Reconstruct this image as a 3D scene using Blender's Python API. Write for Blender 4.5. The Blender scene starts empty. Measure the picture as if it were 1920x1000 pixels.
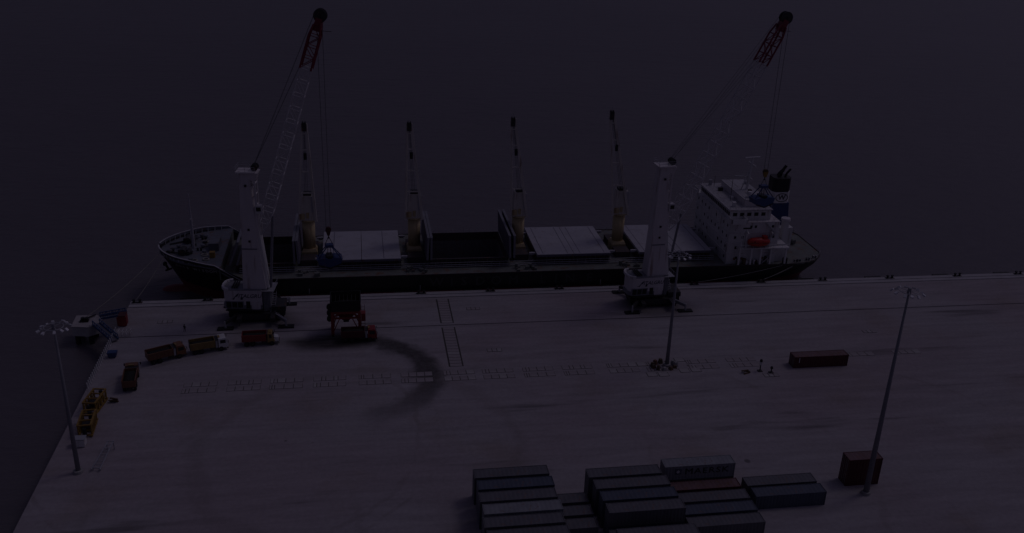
import bpy, bmesh, math, random
from mathutils import Vector, Matrix
random.seed(7)
S = bpy.context.scene
COL = S.collection

# ------------------------------------------------------------------ camera
cam_d = bpy.data.cameras.new("camera"); cam = bpy.data.objects.new("camera", cam_d); COL.objects.link(cam)
yaw, pitch, roll = .17033, .39461, .03739
fwd = Vector((math.sin(yaw)*math.cos(pitch), math.cos(yaw)*math.cos(pitch), -math.sin(pitch)))
rgt = Vector((math.cos(yaw), -math.sin(yaw), 0)); upv = rgt.cross(fwd)
r2 = rgt*math.cos(roll)+upv*math.sin(roll); u2 = -rgt*math.sin(roll)+upv*math.cos(roll)
M = Matrix((r2, u2, -fwd)).transposed().to_4x4(); M.translation = Vector((53.33, -208.18, 94.07))
cam.matrix_world = M
cam_d.sensor_width = 36; cam_d.lens = 36*1759.08/1920
cam_d.clip_start = 1; cam_d.clip_end = 20000
S.camera = cam
# ------------------------------------------------------------------ sky and sun (overcast dusk)
W = bpy.data.worlds.new("World"); S.world = W; W.use_nodes = True
nt = W.node_tree; nt.nodes.clear()
sky = nt.nodes.new('ShaderNodeTexSky'); sky.sky_type = 'NISHITA'; sky.sun_disc = False
SUN_EL, SUN_AZ = math.radians(56), math.radians(72)      # azimuth from +Y towards +X
sky.sun_elevation = SUN_EL; sky.sun_rotation = SUN_AZ
sky.air_density = 1.4; sky.dust_density = 3.5; sky.ozone_density = 1.5
hsv = nt.nodes.new('ShaderNodeHueSaturation'); hsv.inputs['Saturation'].default_value = .45
tint = nt.nodes.new('ShaderNodeMix'); tint.data_type = 'RGBA'; tint.blend_type = 'MULTIPLY'; tint.inputs[0].default_value = 1
tint.inputs[7].default_value = (.93, .80, 1.33, 1)
bg = nt.nodes.new('ShaderNodeBackground'); bg.inputs[1].default_value = .12
wo = nt.nodes.new('ShaderNodeOutputWorld')
nt.links.new(sky.outputs[0], hsv.inputs['Color']); nt.links.new(hsv.outputs[0], tint.inputs[6])
nt.links.new(tint.outputs[2], bg.inputs[0]); nt.links.new(bg.outputs[0], wo.inputs[0])
sl = bpy.data.lights.new("sun", 'SUN'); sl.energy = 1.1; sl.angle = math.radians(14); sl.color = (1, .92, .98)
so = bpy.data.objects.new("sun", sl); COL.objects.link(so)
sd = Vector((math.sin(SUN_AZ)*math.cos(SUN_EL), math.cos(SUN_AZ)*math.cos(SUN_EL), math.sin(SUN_EL)))
so.rotation_euler = sd.to_track_quat('Z', 'Y').to_euler(); so.location = (0, 0, 300)
S.view_settings.view_transform = 'Standard'; S.view_settings.look = 'None'
S.view_settings.exposure = -4.12; S.view_settings.gamma = 1; S.view_settings.use_curve_mapping = False

# ------------------------------------------------------------------ materials
def mat(name, col, rough=.6, metal=0, var=.18, scale=.6, rust=0, rustcol=(.16, .07, .035), bump=0, streak=False):
    m = bpy.data.materials.new(name); m.use_nodes = True; t = m.node_tree; b = t.nodes['Principled BSDF']
    tc = t.nodes.new('ShaderNodeTexCoord'); mp = t.nodes.new('ShaderNodeMapping')
    t.links.new(tc.outputs['Object'], mp.inputs[0])
    if streak: mp.inputs['Scale'].default_value = (1, 1, .12)
    n = t.nodes.new('ShaderNodeTexNoise'); n.inputs['Scale'].default_value = scale; n.inputs['Detail'].default_value = 7; n.inputs['Roughness'].default_value = .65
    t.links.new(mp.outputs[0], n.inputs['Vector'])
    mr = t.nodes.new('ShaderNodeMapRange'); mr.inputs['From Min'].default_value = .25; mr.inputs['From Max'].default_value = .75
    mr.inputs['To Min'].default_value = 1-var; mr.inputs['To Max'].default_value = 1+var
    t.links.new(n.outputs[0], mr.inputs[0])
    mx = t.nodes.new('ShaderNodeMix'); mx.data_type = 'RGBA'; mx.blend_type = 'MULTIPLY'; mx.inputs[0].default_value = 1
    mx.inputs[6].default_value = (*col, 1); t.links.new(mr.outputs[0], mx.inputs[7])
    out = mx.outputs[2]
    if rust:
        n2 = t.nodes.new('ShaderNodeTexNoise'); n2.inputs['Scale'].default_value = scale*2.3; n2.inputs['Detail'].default_value = 9
        t.links.new(mp.outputs[0], n2.inputs['Vector'])
        r = t.nodes.new('ShaderNodeMapRange'); r.inputs['From Min'].default_value = .62-.16*rust; r.inputs['From Max'].default_value = .78-.1*rust
        r.inputs['To Max'].default_value = .85; t.links.new(n2.outputs[0], r.inputs[0])
        m2 = t.nodes.new('ShaderNodeMix'); m2.data_type = 'RGBA'; t.links.new(r.outputs[0], m2.inputs[0])
        t.links.new(out, m2.inputs[6]); m2.inputs[7].default_value = (*rustcol, 1); out = m2.outputs[2]
    t.links.new(out, b.inputs['Base Color'])
    b.inputs['Roughness'].default_value = rough; b.inputs['Metallic'].default_value = metal
    if bump:
        bp = t.nodes.new('ShaderNodeBump'); bp.inputs['Strength'].default_value = bump; bp.inputs['Distance'].default_value = .1
        t.links.new(n.outputs[0], bp.inputs['Height']); t.links.new(bp.outputs[0], b.inputs['Normal'])
    return m

MT = dict(
    white=mat('white_paint', (.62, .61, .62), .5, rust=.25, scale=.5, streak=True),
    cwhite=mat('crane_white_paint', (.62, .58, .60), .45, var=.12, rust=.15, streak=True, scale=.4),
    cgrey=mat('crane_grey_paint', (.20, .20, .23), .5),
    jgrey=mat('jib_pale_grey', (.58, .56, .58), .5),
    hatch=mat('hatch_grey_paint', (.42, .41, .45), .6, var=.12, scale=.25, rust=.3, rustcol=(.30, .26, .26)),
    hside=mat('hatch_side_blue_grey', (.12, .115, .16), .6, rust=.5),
    deck=mat('deck_green_grey', (.155, .165, .155), .7, var=.3, rust=.5, scale=.3),
    fdeck=mat('forecastle_deck_grey', (.13, .14, .17), .7, var=.3, rust=.4, scale=.3),
    coam=mat('coaming_brown_grey', (.055, .045, .05), .7, rust=.5),
    hold=mat('hold_wall_grey', (.16, .15, .17), .7, rust=.5),
    cream=mat('cream_white_paint', (.58, .54, .50), .5, rust=.25, streak=True),
    roofg=mat('deck_roof_grey', (.40, .39, .42), .6, rust=.3),
    black=mat('black_steel', (.012, .012, .014), .55, var=.3),
    dark=mat('dark_machinery', (.03, .03, .036), .6, var=.3, rust=.3),
    rubber=mat('rubber', (.015, .015, .016), .8),
    red=mat('red_steel', (.24, .018, .024), .55, rust=.25),
    dred=mat('dark_red_steel', (.07, .012, .016), .6, rust=.3),
    jred=mat('jib_tip_red', (.21, .02, .045), .5),
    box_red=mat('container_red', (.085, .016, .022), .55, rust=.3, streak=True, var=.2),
    box_roof=mat('container_pale_roof', (.17, .10, .11), .7, rust=.5, var=.25),  # roof coloured paler and greyer than the red sides
    box_grey=mat('container_grey', (.23, .24, .26), .5, rust=.08, streak=True),
    box_dark=mat('container_dark', (.12, .12, .135), .5, rust=.08, streak=True),
    box_blue=mat('container_dull_blue', (.07, .085, .12), .5, rust=.08, streak=True),
    yel=mat('cream_yellow_paint', (.50, .40, .22), .55, rust=.3, streak=True, scale=.4),
    dyel=mat('worn_yellow_paint', (.28, .17, .03), .55, rust=.6),
    tyel=mat('truck_yellow', (.27, .18, .06), .5, rust=.3),
    orange=mat('truck_orange', (.20, .085, .04), .5, rust=.3),
    brown=mat('truck_rust_brown', (.17, .08, .05), .6, rust=.6),
    cabw=mat('cab_white', (.6, .6, .6), .4),
    blue=mat('blue_steel', (.025, .05, .16), .5, rust=.25),
    gblue=mat('gangway_blue', (.03, .07, .19), .5, rust=.2),
    glass=mat('window_glass', (.01, .012, .016), .15),
    coal=mat('coal', (.012, .011, .011), .9, var=.5, scale=2, bump=1),
    rope=mat('mooring_rope', (.30, .29, .26), .9),
    wire=mat('wire_rope', (.12, .12, .13), .6),
    conc=mat('concrete', (.34, .33, .33), .85, var=.2, scale=.5),
    slab=mat('slab_concrete', (.335, .30, .312), .85, var=.2, scale=.35),
    slab2=mat('slab_concrete_pale', (.38, .355, .36), .85, var=.2, scale=.35),
    coping=mat('coping_concrete', (.42, .40, .42), .85, var=.12, scale=.3),
    joint=mat('joint_dirt', (.07, .065, .06), .9),
    dconc=mat('dolphin_concrete', (.48, .47, .47), .85, var=.15),
    steel=mat('galvanised_steel', (.42, .42, .45), .45, metal=.3),
    post=mat('mast_grey', (.22, .22, .25), .5),
    lamp=mat('floodlight_glass', (.62, .62, .66), .25),
    lboat=mat('lifeboat_red', (.50, .02, .02), .4),
    cloth_d=mat('dark_overalls', (.03, .03, .04), .9),
    skin=mat('skin', (.30, .17, .11), .6),
    helm=mat('white_helmet', (.8, .8, .78), .35),
    letter=mat('hull_letter_grey', (.045, .047, .05), .6),
    letterw=mat('bow_letter_white', (.28, .28, .28), .6),
    letterk=mat('black_lettering', (.02, .02, .025), .6),
    letterb=mat('dark_blue_lettering', (.02, .03, .05), .6),
    fwhite=mat('funnel_white', (.66, .65, .66), .5),
    rusty=mat('rusty_scrap', (.10, .07, .045), .8, rust=.8),
)
# hull: black above, red boot topping below the load line
def hull_mat():
    m = mat('hull_paint', (.009, .009, .011), .5, var=.3, rust=.02, rustcol=(.03,.022,.02), scale=.3); t = m.node_tree; b = t.nodes['Principled BSDF']
    src = b.inputs['Base Color'].links[0].from_socket
    g = t.nodes.new('ShaderNodeNewGeometry'); sp = t.nodes.new('ShaderNodeSeparateXYZ'); t.links.new(g.outputs['Position'], sp.inputs[0])
    lt = t.nodes.new('ShaderNodeMath'); lt.operation = 'LESS_THAN'; t.links.new(sp.outputs[2], lt.inputs[0]); lt.inputs[1].default_value = -.35
    n = t.nodes.new('ShaderNodeTexNoise'); n.inputs['Scale'].default_value = .5; n.inputs['Detail'].default_value = 8
    cr = t.nodes.new('ShaderNodeMix'); cr.data_type = 'RGBA'; cr.inputs[6].default_value = (.17, .03, .04, 1); cr.inputs[7].default_value = (.28, .05, .06, 1)
    t.links.new(n.outputs[0], cr.inputs[0])
    mx = t.nodes.new('ShaderNodeMix'); mx.data_type = 'RGBA'; t.links.new(lt.outputs[0], mx.inputs[0]); t.links.new(src, mx.inputs[6]); t.links.new(cr.outputs[2], mx.inputs[7])
    t.links.new(mx.outputs[2], b.inputs['Base Color']); return m
MT['hull'] = hull_mat()

STAINS = [(38.2,-60.5,2,.9,.75),(47.1,-66.9,2.4,1.2,.75),(127,-74.5,3.2,1.0,.7),(77.5,-27.5,4,.8,.5),(84,-29,2,.5,.5),(104.5,-25.5,4,.8,.55),(110,-25,1.6,.5,.6),(117,-20.3,.9,.5,.8),(120.8,-21.4,1.6,.4,.7),
          (77,-56,1.0,.6,.7),(45.2,-52.5,1.0,.6,.6),(77.6,-8.5,2.5,.7,.45),(43.5,-17.2,4,.5,.6),(136,-9,5,1,.3),(60,-48,7,3,.35)]
def quay_mat():
    m = bpy.data.materials.new('quay_concrete'); m.use_nodes = True; t = m.node_tree; b = t.nodes['Principled BSDF']; L = t.links.new
    N = t.nodes.new
    g = N('ShaderNodeNewGeometry'); pos = g.outputs['Position']
    def noise(scale, vec=pos, det=8, rough=.6):
        n = N('ShaderNodeTexNoise'); n.inputs['Scale'].default_value = scale; n.inputs['Detail'].default_value = det; n.inputs['Roughness'].default_value = rough
        L(vec, n.inputs['Vector']); return n.outputs[0]
    def rng(v, a, c, lo, hi, smooth=False):
        r = N('ShaderNodeMapRange'); L(v, r.inputs[0]); r.inputs[1].default_value = a; r.inputs[2].default_value = c; r.inputs[3].default_value = lo; r.inputs[4].default_value = hi
        if smooth: r.interpolation_type = 'SMOOTHSTEP'
        return r.outputs[0]
    def math_(op, a, c=None):
        n = N('ShaderNodeMath'); n.operation = op
        for i, v in enumerate((a, c)):
            if v is None: continue
            if isinstance(v, (int, float)): n.inputs[i].default_value = v
            else: L(v, n.inputs[i])
        return n.outputs[0]
    def mix(f, a, c, mode='MIX'):
        n = N('ShaderNodeMix'); n.data_type = 'RGBA'; n.blend_type = mode
        if isinstance(f, (int, float)): n.inputs[0].default_value = f
        else: L(f, n.inputs[0])
        for i, v in ((6, a), (7, c)):
            if isinstance(v, tuple): n.inputs[i].default_value = (*v, 1)
            else: L(v, n.inputs[i])
        return n.outputs[2]
    base = mix(rng(noise(.022), .35, .65, 0, 1, True), (.335, .288, .31), (.36, .335, .355))
    base = mix(rng(noise(.05), .52, .72, 0, .55, True), base, (.285, .235, .215))
    mp = N('ShaderNodeMapping'); L(pos, mp.inputs[0]); mp.inputs['Scale'].default_value = (.12, 1, 1)
    base = mix(1, base, mix(rng(noise(.5, mp.outputs[0]), .3, .7, 0, 1), (.84, .84, .84), (1.12, 1.12, 1.12)), 'MULTIPLY')
    base = mix(1, base, mix(rng(noise(1.3, det=10), .3, .7, 0, 1), (.9, .9, .9), (1.08, 1.08, 1.08)), 'MULTIPLY')
    sp = N('ShaderNodeSeparateXYZ'); L(pos, sp.inputs[0]); X, Y = sp.outputs[0], sp.outputs[1]
    wob = rng(noise(.12), .3, .7, -1.6, 1.6)
    def dist(cx, cy, sx=1, sy=1):
        dx = math_('MULTIPLY', math_('SUBTRACT', X, cx), 1/sx); dy = math_('MULTIPLY', math_('SUBTRACT', Y, cy), 1/sy)
        return math_('SQRT', math_('ADD', math_('MULTIPLY', dx, dx), math_('MULTIPLY', dy, dy)))
    # coal dust: track swept in an arc away from the hopper, fading as it goes
    ring = math_('ABSOLUTE', math_('SUBTRACT', math_('ADD', dist(49.5, -40.5), wob), 16.3))
    band = rng(ring, 1.0, 4.4, 1, 0, True)
    sect = math_('MULTIPLY', rng(X, 50, 56, 0, 1, True), rng(Y, -66, -40, 0, 1, True))
    track = math_('MULTIPLY', band, sect)
    blob = rng(math_('ADD', dist(47, -24.2, 2.6, 1), math_('MULTIPLY', wob, .4)), 2.0, 5.4, 1, 0, True)
    streaks = rng(noise(.7, mp.outputs[0]), .28, .5, .62, 1)
    dust = math_('MAXIMUM', math_('MULTIPLY', math_('MULTIPLY', track, .9), rng(noise(.9, det=10, rough=.75), .3, .6, .72, 1)), math_('MULTIPLY', math_('MULTIPLY', blob, streaks), .95))
    # shade painted into the ground below the harbour cranes; scattered oil marks
    shade1 = rng(dist(30, -13, 1.5, 1), 3, 8, .55, 0, True); shade2 = rng(dist(122, -13, 1.5, 1), 3, 8, .5, 0, True)
    sp1 = rng(noise(.16, mp.outputs[0], 3), .60, .72, 0, .5, True)
    vor = N('ShaderNodeTexVoronoi'); vor.inputs['Scale'].default_value = .075; L(pos, vor.inputs['Vector'])
    spots = math_('MULTIPLY', rng(math_('ADD', vor.outputs['Distance'], math_('MULTIPLY', wob, .012)), .02, .045, .6, 0, True), 1)
    dust = math_('MAXIMUM', dust, math_('MAXIMUM', math_('MAXIMUM', shade1, shade2), math_('MAXIMUM', sp1, spots)))  # dust mask also carries the painted crane shade and the oil marks
    col = mix(dust, base, (.030, .025, .025))
    for sx_, sy_, rx_, ry_, st_ in STAINS:
        dust = math_('MAXIMUM', dust, rng(math_('ADD', dist(sx_, sy_, rx_, ry_), math_('MULTIPLY', wob, .14)), .3, 1.0, st_, 0, True))
    # paler lorry tyre arcs and slab casting bands
    arcs = rng(math_('ABSOLUTE', math_('SUBTRACT', math_('ADD', dist(52, -66), wob), 28)), .3, 2.4, .22, 0, True)
    for cx_, cy_, r_, w_, a_ in ((30, -60, 33, .7, .30), (31, -60, 35.4, .6, .26), (95, -78, 44, 1.2, .2), (60, -95, 52, 1.6, .22), (140, -80, 38, .8, .2)):
        ar = rng(math_('ABSOLUTE', math_('SUBTRACT', math_('ADD', dist(cx_, cy_), math_('MULTIPLY', wob, .6)), r_)), .15, w_, a_, 0, True)
        arcs = math_('MAXIMUM', arcs, math_('MULTIPLY', ar, rng(noise(.09), .4, .62, 0, 1, True)))
    col = mix(arcs, col, (.17, .14, .13))
    L(col, b.inputs['Base Color']); b.inputs['Roughness'].default_value = .85
    bp = N('ShaderNodeBump'); bp.inputs['Strength'].default_value = .25; bp.inputs['Distance'].default_value = .03; L(noise(2.5), bp.inputs['Height']); L(bp.outputs[0], b.inputs['Normal'])
    return m
MT['quay'] = quay_mat()

def sea_mat():
    m = bpy.data.materials.new('sea_water'); m.use_nodes = True; t = m.node_tree; b = t.nodes['Principled BSDF']; L = t.links.new
    g = t.nodes.new('ShaderNodeNewGeometry')
    mp = t.nodes.new('ShaderNodeMapping'); L(g.outputs['Position'], mp.inputs[0]); mp.inputs['Rotation'].default_value = (0, 0, .35); mp.inputs['Scale'].default_value = (.45, 1, 1)
    n = t.nodes.new('ShaderNodeTexNoise'); n.inputs['Scale'].default_value = .11; n.inputs['Detail'].default_value = 9; n.inputs['Roughness'].default_value = .62; L(mp.outputs[0], n.inputs['Vector'])
    n3 = t.nodes.new('ShaderNodeTexNoise'); n3.inputs['Scale'].default_value = .006; n3.inputs['Detail'].default_value = 4; L(mp.outputs[0], n3.inputs['Vector'])
    mx = t.nodes.new('ShaderNodeMix'); mx.data_type = 'RGBA'; mx.inputs[6].default_value = (.108, .096, .112, 1); mx.inputs[7].default_value = (.145, .128, .146, 1)
    L(n3.outputs[0], mx.inputs[0]); L(mx.outputs[2], b.inputs['Base Color'])
    b.inputs['Roughness'].default_value = .32; b.inputs['IOR'].default_value = 1.33
    bp = t.nodes.new('ShaderNodeBump'); bp.inputs['Strength'].default_value = .9; bp.inputs['Distance'].default_value = 1.3
    L(n.outputs[0], bp.inputs['Height']); L(bp.outputs[0], b.inputs['Normal'])
    return m
MT['sea'] = sea_mat()

# ------------------------------------------------------------------ helpers
def tag(o, label=None, cat=None, group=None, kind=None):
    if label: o['label'] = label
    if cat: o['category'] = cat
    if group: o['group'] = group
    if kind: o['kind'] = kind
    return o
def empty(name, loc, rz=0, **k):
    o = bpy.data.objects.new(name, None); COL.objects.link(o); o.location = loc; o.rotation_euler = (0, 0, rz)
    o.empty_display_size = .5
    return tag(o, **k)
class MB:
    def __init__(s, M=None): s.v = []; s.f = []; s.M = M
    def add(s, vs, fs):
        n = len(s.v)
        for p in vs:
            p = Vector(p)
            s.v.append(tuple(s.M @ p) if s.M else tuple(p))
        s.f += [tuple(i+n for i in f) for f in fs]; return s
    def box(s, a, b):
        x0, y0, z0 = [min(p, q) for p, q in zip(a, b)]; x1, y1, z1 = [max(p, q) for p, q in zip(a, b)]
        return s.add([(x0,y0,z0),(x1,y0,z0),(x1,y1,z0),(x0,y1,z0),(x0,y0,z1),(x1,y0,z1),(x1,y1,z1),(x0,y1,z1)],
                     [(0,3,2,1),(4,5,6,7),(0,1,5,4),(1,2,6,5),(2,3,7,6),(3,0,4,7)])
    def hexa(s, bot, top):
        n = len(bot)
        return s.add(list(bot)+list(top), [tuple(range(n-1,-1,-1)), tuple(range(n,2*n))]+[(i,(i+1)%n,n+(i+1)%n,n+i) for i in range(n)])
    def prism(s, pts, z0, z1): return s.hexa([(x,y,z0) for x,y in pts], [(x,y,z1) for x,y in pts])
    def tube(s, p, q, r, r2=None, n=6):
        p, q = Vector(p), Vector(q); d = (q-p)
        if d.length < 1e-6: return s
        d.normalize(); a = d.orthogonal().normalized(); b = d.cross(a); r2 = r if r2 is None else r2
        A = [p+(a*math.cos(t)+b*math.sin(t))*r for t in [2*math.pi*i/n for i in range(n)]]
        B = [q+(a*math.cos(t)+b*math.sin(t))*r2 for t in [2*math.pi*i/n for i in range(n)]]
        return s.add(A+B, [tuple(range(n-1,-1,-1)), tuple(range(n,2*n))]+[(i,(i+1)%n,n+(i+1)%n,n+i) for i in range(n)])
    def bar(s, p, q, w, h=None):
        """rectangular bar from p to q"""
        h = h or w; p, q = Vector(p), Vector(q); d = (q-p).normalized()
        a = d.cross(Vector((0,0,1)));
        if a.length < .01: a = Vector((1,0,0))
        a.normalize(); b = a.cross(d).normalized()
        c = [a*w/2+b*h/2, -a*w/2+b*h/2, -a*w/2-b*h/2, a*w/2-b*h/2]
        return s.hexa([p+k for k in c], [q+k for k in c])
    def loft(s, secs):
        n = len(secs[0]); vs = [p for q in secs for p in q]; fs = [tuple(range(n)), tuple(range((len(secs)-1)*n, len(secs)*n))]
        for i in range(len(secs)-1):
            for j in range(n): fs.append((i*n+j, (i+1)*n+j, (i+1)*n+(j+1)%n, i*n+(j+1)%n))
        return s.add(vs, fs)
    def ring(s, c, R, r, n=24, m=6):
        vs = []; fs = []
        for i in range(n):
            t = 2*math.pi*i/n
            for j in range(m):
                u = 2*math.pi*j/m; rr = R+r*math.cos(u); vs.append((c[0]+rr*math.cos(t), c[1]+rr*math.sin(t), c[2]+r*math.sin(u)))
        for i in range(n):
            for j in range(m): fs.append((i*m+j, ((i+1)%n)*m+j, ((i+1)%n)*m+(j+1)%m, i*m+(j+1)%m))
        return s.add(vs, fs)
    def build(s, name, m, parent=None, off=None, smooth=False, kind=None, label=None):
        """off: world offset removed from the vertices (world-coordinate builders)"""
        me = bpy.data.meshes.new(name)
        vs = s.v if off is None else [(x-off[0], y-off[1], z-off[2]) for x, y, z in s.v]
        me.from_pydata(vs, [], s.f); me.update()
        bm = bmesh.new(); bm.from_mesh(me); bmesh.ops.recalc_face_normals(bm, faces=bm.faces); bm.to_mesh(me); bm.free()
        me.materials.append(MT[m] if isinstance(m, str) else m)
        if smooth:
            for p in me.polygons: p.use_smooth = True
        o = bpy.data.objects.new(name, me); COL.objects.link(o)
        if parent: o.parent = parent
        if kind: o['kind'] = kind
        if label: o['label'] = label
        return o
def dup(o, parent=None, **k):
    c = o.copy(); COL.objects.link(c); c.parent = parent
    for ch in list(o.children): dup(ch, c)
    return tag(c, **k)
def lettering(text, size, name, m, parent, matrix, depth=.03, shear=0, bold=0, extra=1):
    cu = bpy.data.curves.new('txt', 'FONT'); cu.body = text; cu.size = size; cu.extrude = depth; cu.align_x = 'CENTER'; cu.align_y = 'CENTER'
    cu.shear = shear; cu.offset = 0 if ('M' in text) else bold; cu.resolution_u = 2; cu.space_character = extra
    t = bpy.data.objects.new('txt', cu); COL.objects.link(t)
    dg = bpy.context.evaluated_depsgraph_get(); dg.update()
    me = bpy.data.meshes.new_from_object(t.evaluated_get(dg)); bpy.data.objects.remove(t)
    me.materials.clear(); me.materials.append(MT[m]); me.transform(matrix)
    o = bpy.data.objects.new(name, me); COL.objects.link(o); o.parent = parent
    return o
RX90 = Matrix.Rotation(math.pi/2, 4, 'X')      # text upright, facing -Y

# ------------------------------------------------------------------ sea and quay
me = MB(); me.add([(-9000,-3000,-4),(9000,-3000,-4),(9000,12000,-4),(-9000,12000,-4)], [(0,1,2,3)])
tag(me.build('sea', 'sea'), kind='structure', label='calm dull grey harbour water beyond and beside the quay')
XE, YE = 520, -420
q = MB()
strips = [(0, -1.45, .06), (-1.6, -3.02, 0), (-3.36, -18.30, 0), (-18.62, YE, 0)]
for a, b_, z in strips[2:]: q.box((0, b_, -1.2), (XE, a, z))
q.box((.02, YE+.02, -11), (XE-.02, -.02, -1.2)) 
quay = q.build('quay_deck', 'quay'); tag(quay, kind='structure', label='wide stained concrete quay apron with crane rail slots')
for a, b_, z in strips[:2]: MB().box((0, b_, -1.2), (XE, a, z)).build('coping', 'coping', quay)
g = MB(); g.box((.1, -3.35, -.9), (XE-.1, -3.03, -.25)); g.box((.1, -18.61, -.9), (XE-.1, -18.31, -.25)); g.box((.1,-1.59,-.9),(XE-.1,-1.46,-.12))
g.build('rail_slot', 'joint', quay)
r = MB()
for y in (-3.2, -18.46): r.box((.5, y-.05, -.26), (XE-.5, y+.05, -.06))
r.build('crane_rail', 'dark', quay)
# groups of lifting-off cover slabs let into the apron
slab_cache = {}
def slab(x, y, w, d, pale=False, sink=0):
    key = (round(w,2), round(d,2), pale)
    if key not in slab_cache:
        o = MB().box((-w/2+.07, -d/2+.07, 0), (w/2-.07, d/2-.07, .05)).build('cover_slab', 'slab2' if pale else 'slab', quay); slab_cache[key] = o
    else:
        o = slab_cache[key].copy(); COL.objects.link(o); o.parent = quay
    o.location = (x, y, .002+random.uniform(0, .012)); return o
fr = MB(); rnd = random.Random(3)
groups = [18, 26.4, 34.5, 42.9, 51.8, 60.2, 68.8, 76.8, 85.2, 93.5, 103.1, 111.2, 120.4, 129.4, 146, 157, 168]
for gx in groups:
    wtot = 6.4
    for row, (yt, dd) in enumerate(((-39.5, 1.75), (-41.9, 1.75))):
        if gx > 128 and row == 1 and gx > 140: continue
        fr.box((gx, yt-dd, -.05), (gx+wtot, yt, .006))
        x = gx
        cuts = rnd.choice([(.7,.7,1.6,1.7,1.7),(1.6,1.6,1.6,1.6),(.5,.5,1.8,1.8,1.8),(1.6,.8,1.6,.8,1.6)])
        for w in cuts:
            slab(x+w/2, yt-dd/2, w, dd, rnd.random() < .18)
            x += w
# paler slabs round the foot of the middle light mast
for (x, y) in ((110.7,-40.4),(118.9,-43.9),(121.4,-43.9),(111.6,-44.9),(114,-45.1),(119.3,-39.3)):
    fr.box((x-1.1, y-.9, -.05), (x+1.1, y+.9, .006)); slab(x, y, 2.1, 1.7, True)
# service trench crossing the apron, covered slab by slab
for (ya, yb) in ((-4.4, -17.4), (-19.6, -37.8)):
    fr.box((70.2, yb, -.05), (73.3, ya, .006)); y = ya
    while y > yb+.5:
        slab(71.75, y-.65, 2.6, 1.3, rnd.random() < .1); y -= 1.3
for (x, y) in ((78.5,-10.2),(80.6,-31.3),(136.5,-47.5),(9.5,-11.4),(168,-30)):
    fr.box((x-1.6, y-.8, -.05), (x+1.6, y+.8, .006))
    for k in (-1.05, 0, 1.05): slab(x+k, y, 1.05, 1.5, rnd.random() < .3)
fr.build('slab_bed', 'joint', quay)

# ------------------------------------------------------------------ quay furniture
def bollard(x, label):
    t = empty('mooring_bollard', (x, -.75, .06), label=label, cat='bollard', group='mooring bollards along the quay edge')
    MB().box((-1.15,-.42,0), (1.15,.42,.08)).build('base_plate', 'dark', t)
    for s in (-.65, .65):
        m = MB().tube((s,0,.08),(s,0,.62),.24,.24,10).tube((s,0,.62),(s,0,.80),.40,.34,10); m.build('post', 'black', t)
    return t
BX = [1.5, 17.3, 32.8, 49.2, 67, 83.9, 101.1, 118.8, 136, 153.9, 170.8, 189.6, 209, 226.9]
where = ['at the far left quay corner', 'left of the left white crane', 'behind the left white crane', 'above the red hopper', 'just right of the red hopper', 'below the first letters on the black hull',
         'below the end of the first word on the hull', 'behind the right white crane', 'just right of the right white crane', 'below the ship\'s stern overhang', 'first one past the ship\'s stern',
         'second one past the ship\'s stern', 'third one past the ship\'s stern', 'at the right end of the visible quay edge']
for x, w in zip(BX, where):
    bollard(x, 'black twin mooring bollard '+w)
    if x < 5: continue
    f = empty('fender', (x-4.2, 0, 0), label='black rubber fender '+w, cat='fender', group='fenders along the quay face')
    MB().box((-2.2, .02, -.5), (2.2, .75, .12)).build('fender_cap', 'black', f)
    MB().box((-1.5, .9, -4.2), (1.5, 1.15, -.4)).build('fender_panel', 'black', f)
    for dz in (-1.3, -3.3): MB().tube((0,.0,dz),(0,.95,dz),.75,.55,12).build('rubber_cone', 'rubber', f)
# corner cabinet, blue bin, railing, yellow frames, white box, trestle
t = empty('cabinet', (.95, -12.1, 0), label='bright red steel cabinet at the quay corner edge by the gangway', cat='cabinet')
MB().box((-.75,-1.1,.12),(.75,1.1,2.5)).build('cabinet_body','red',t); MB().box((-.8,-1.15,2.5),(.8,1.15,2.62)).build('roof','dred',t)
for s in (-.55,.55): MB().box((s-.48,-1.14,.25),(s+.42,-1.11,2.35)).build('door','red',t)
t = empty('skip', (2.0, -27.2, 0), label='small dark blue steel skip standing by the white railing', cat='skip')
m = MB(); m.hexa([(-.7,-.6,.15),(.7,-.6,.15),(.7,.6,.15),(-.7,.6,.15)], [(-.95,-.75,1.2),(.95,-.75,1.2),(.95,.75,1.2),(-.95,.75,1.2)]); m.build('skip_body','blue',t)
MB().box((-.8,-.6,1.2),(.8,.6,1.24)).build('lid','gblue',t)
for sx in (-.5,.5): MB().box((sx-.08,-.6,0),(sx+.08,.6,.15)).build('foot','dark',t)
t = empty('railing', (.35, -27, 0), label='white post railing along the left edge of the quay', cat='railing')
for i in range(24):
    y = 11 - i*1.05
    p = MB().bar((0,y,0),(-.15,y,1.35),.16,.16).build('railing_post','helm',t)
for z in (.65, 1.2): MB().tube((-.1,11,z),(-.1,-13.2,z),.035).build('rail','steel',t)
def ladder_gate(): pass
t = empty('barrier_stack', (2.3, -17.2, 0), label='short white barriers standing at the head of the near gangway', cat='barrier')
for k in range(4): 
    m = MB(); m.bar((k*.8-1.2,-.9,1.1),(k*.8-1.2,.9,1.1),.1); m.bar((k*.8-1.2,-.9,.5),(k*.8-1.2,.9,.5),.08)
    for y in (-.8,.8): m.bar((k*.8-1.2,y,0),(k*.8-1.2,y,1.15),.1)
    m.build('barrier','white',t)
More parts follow.
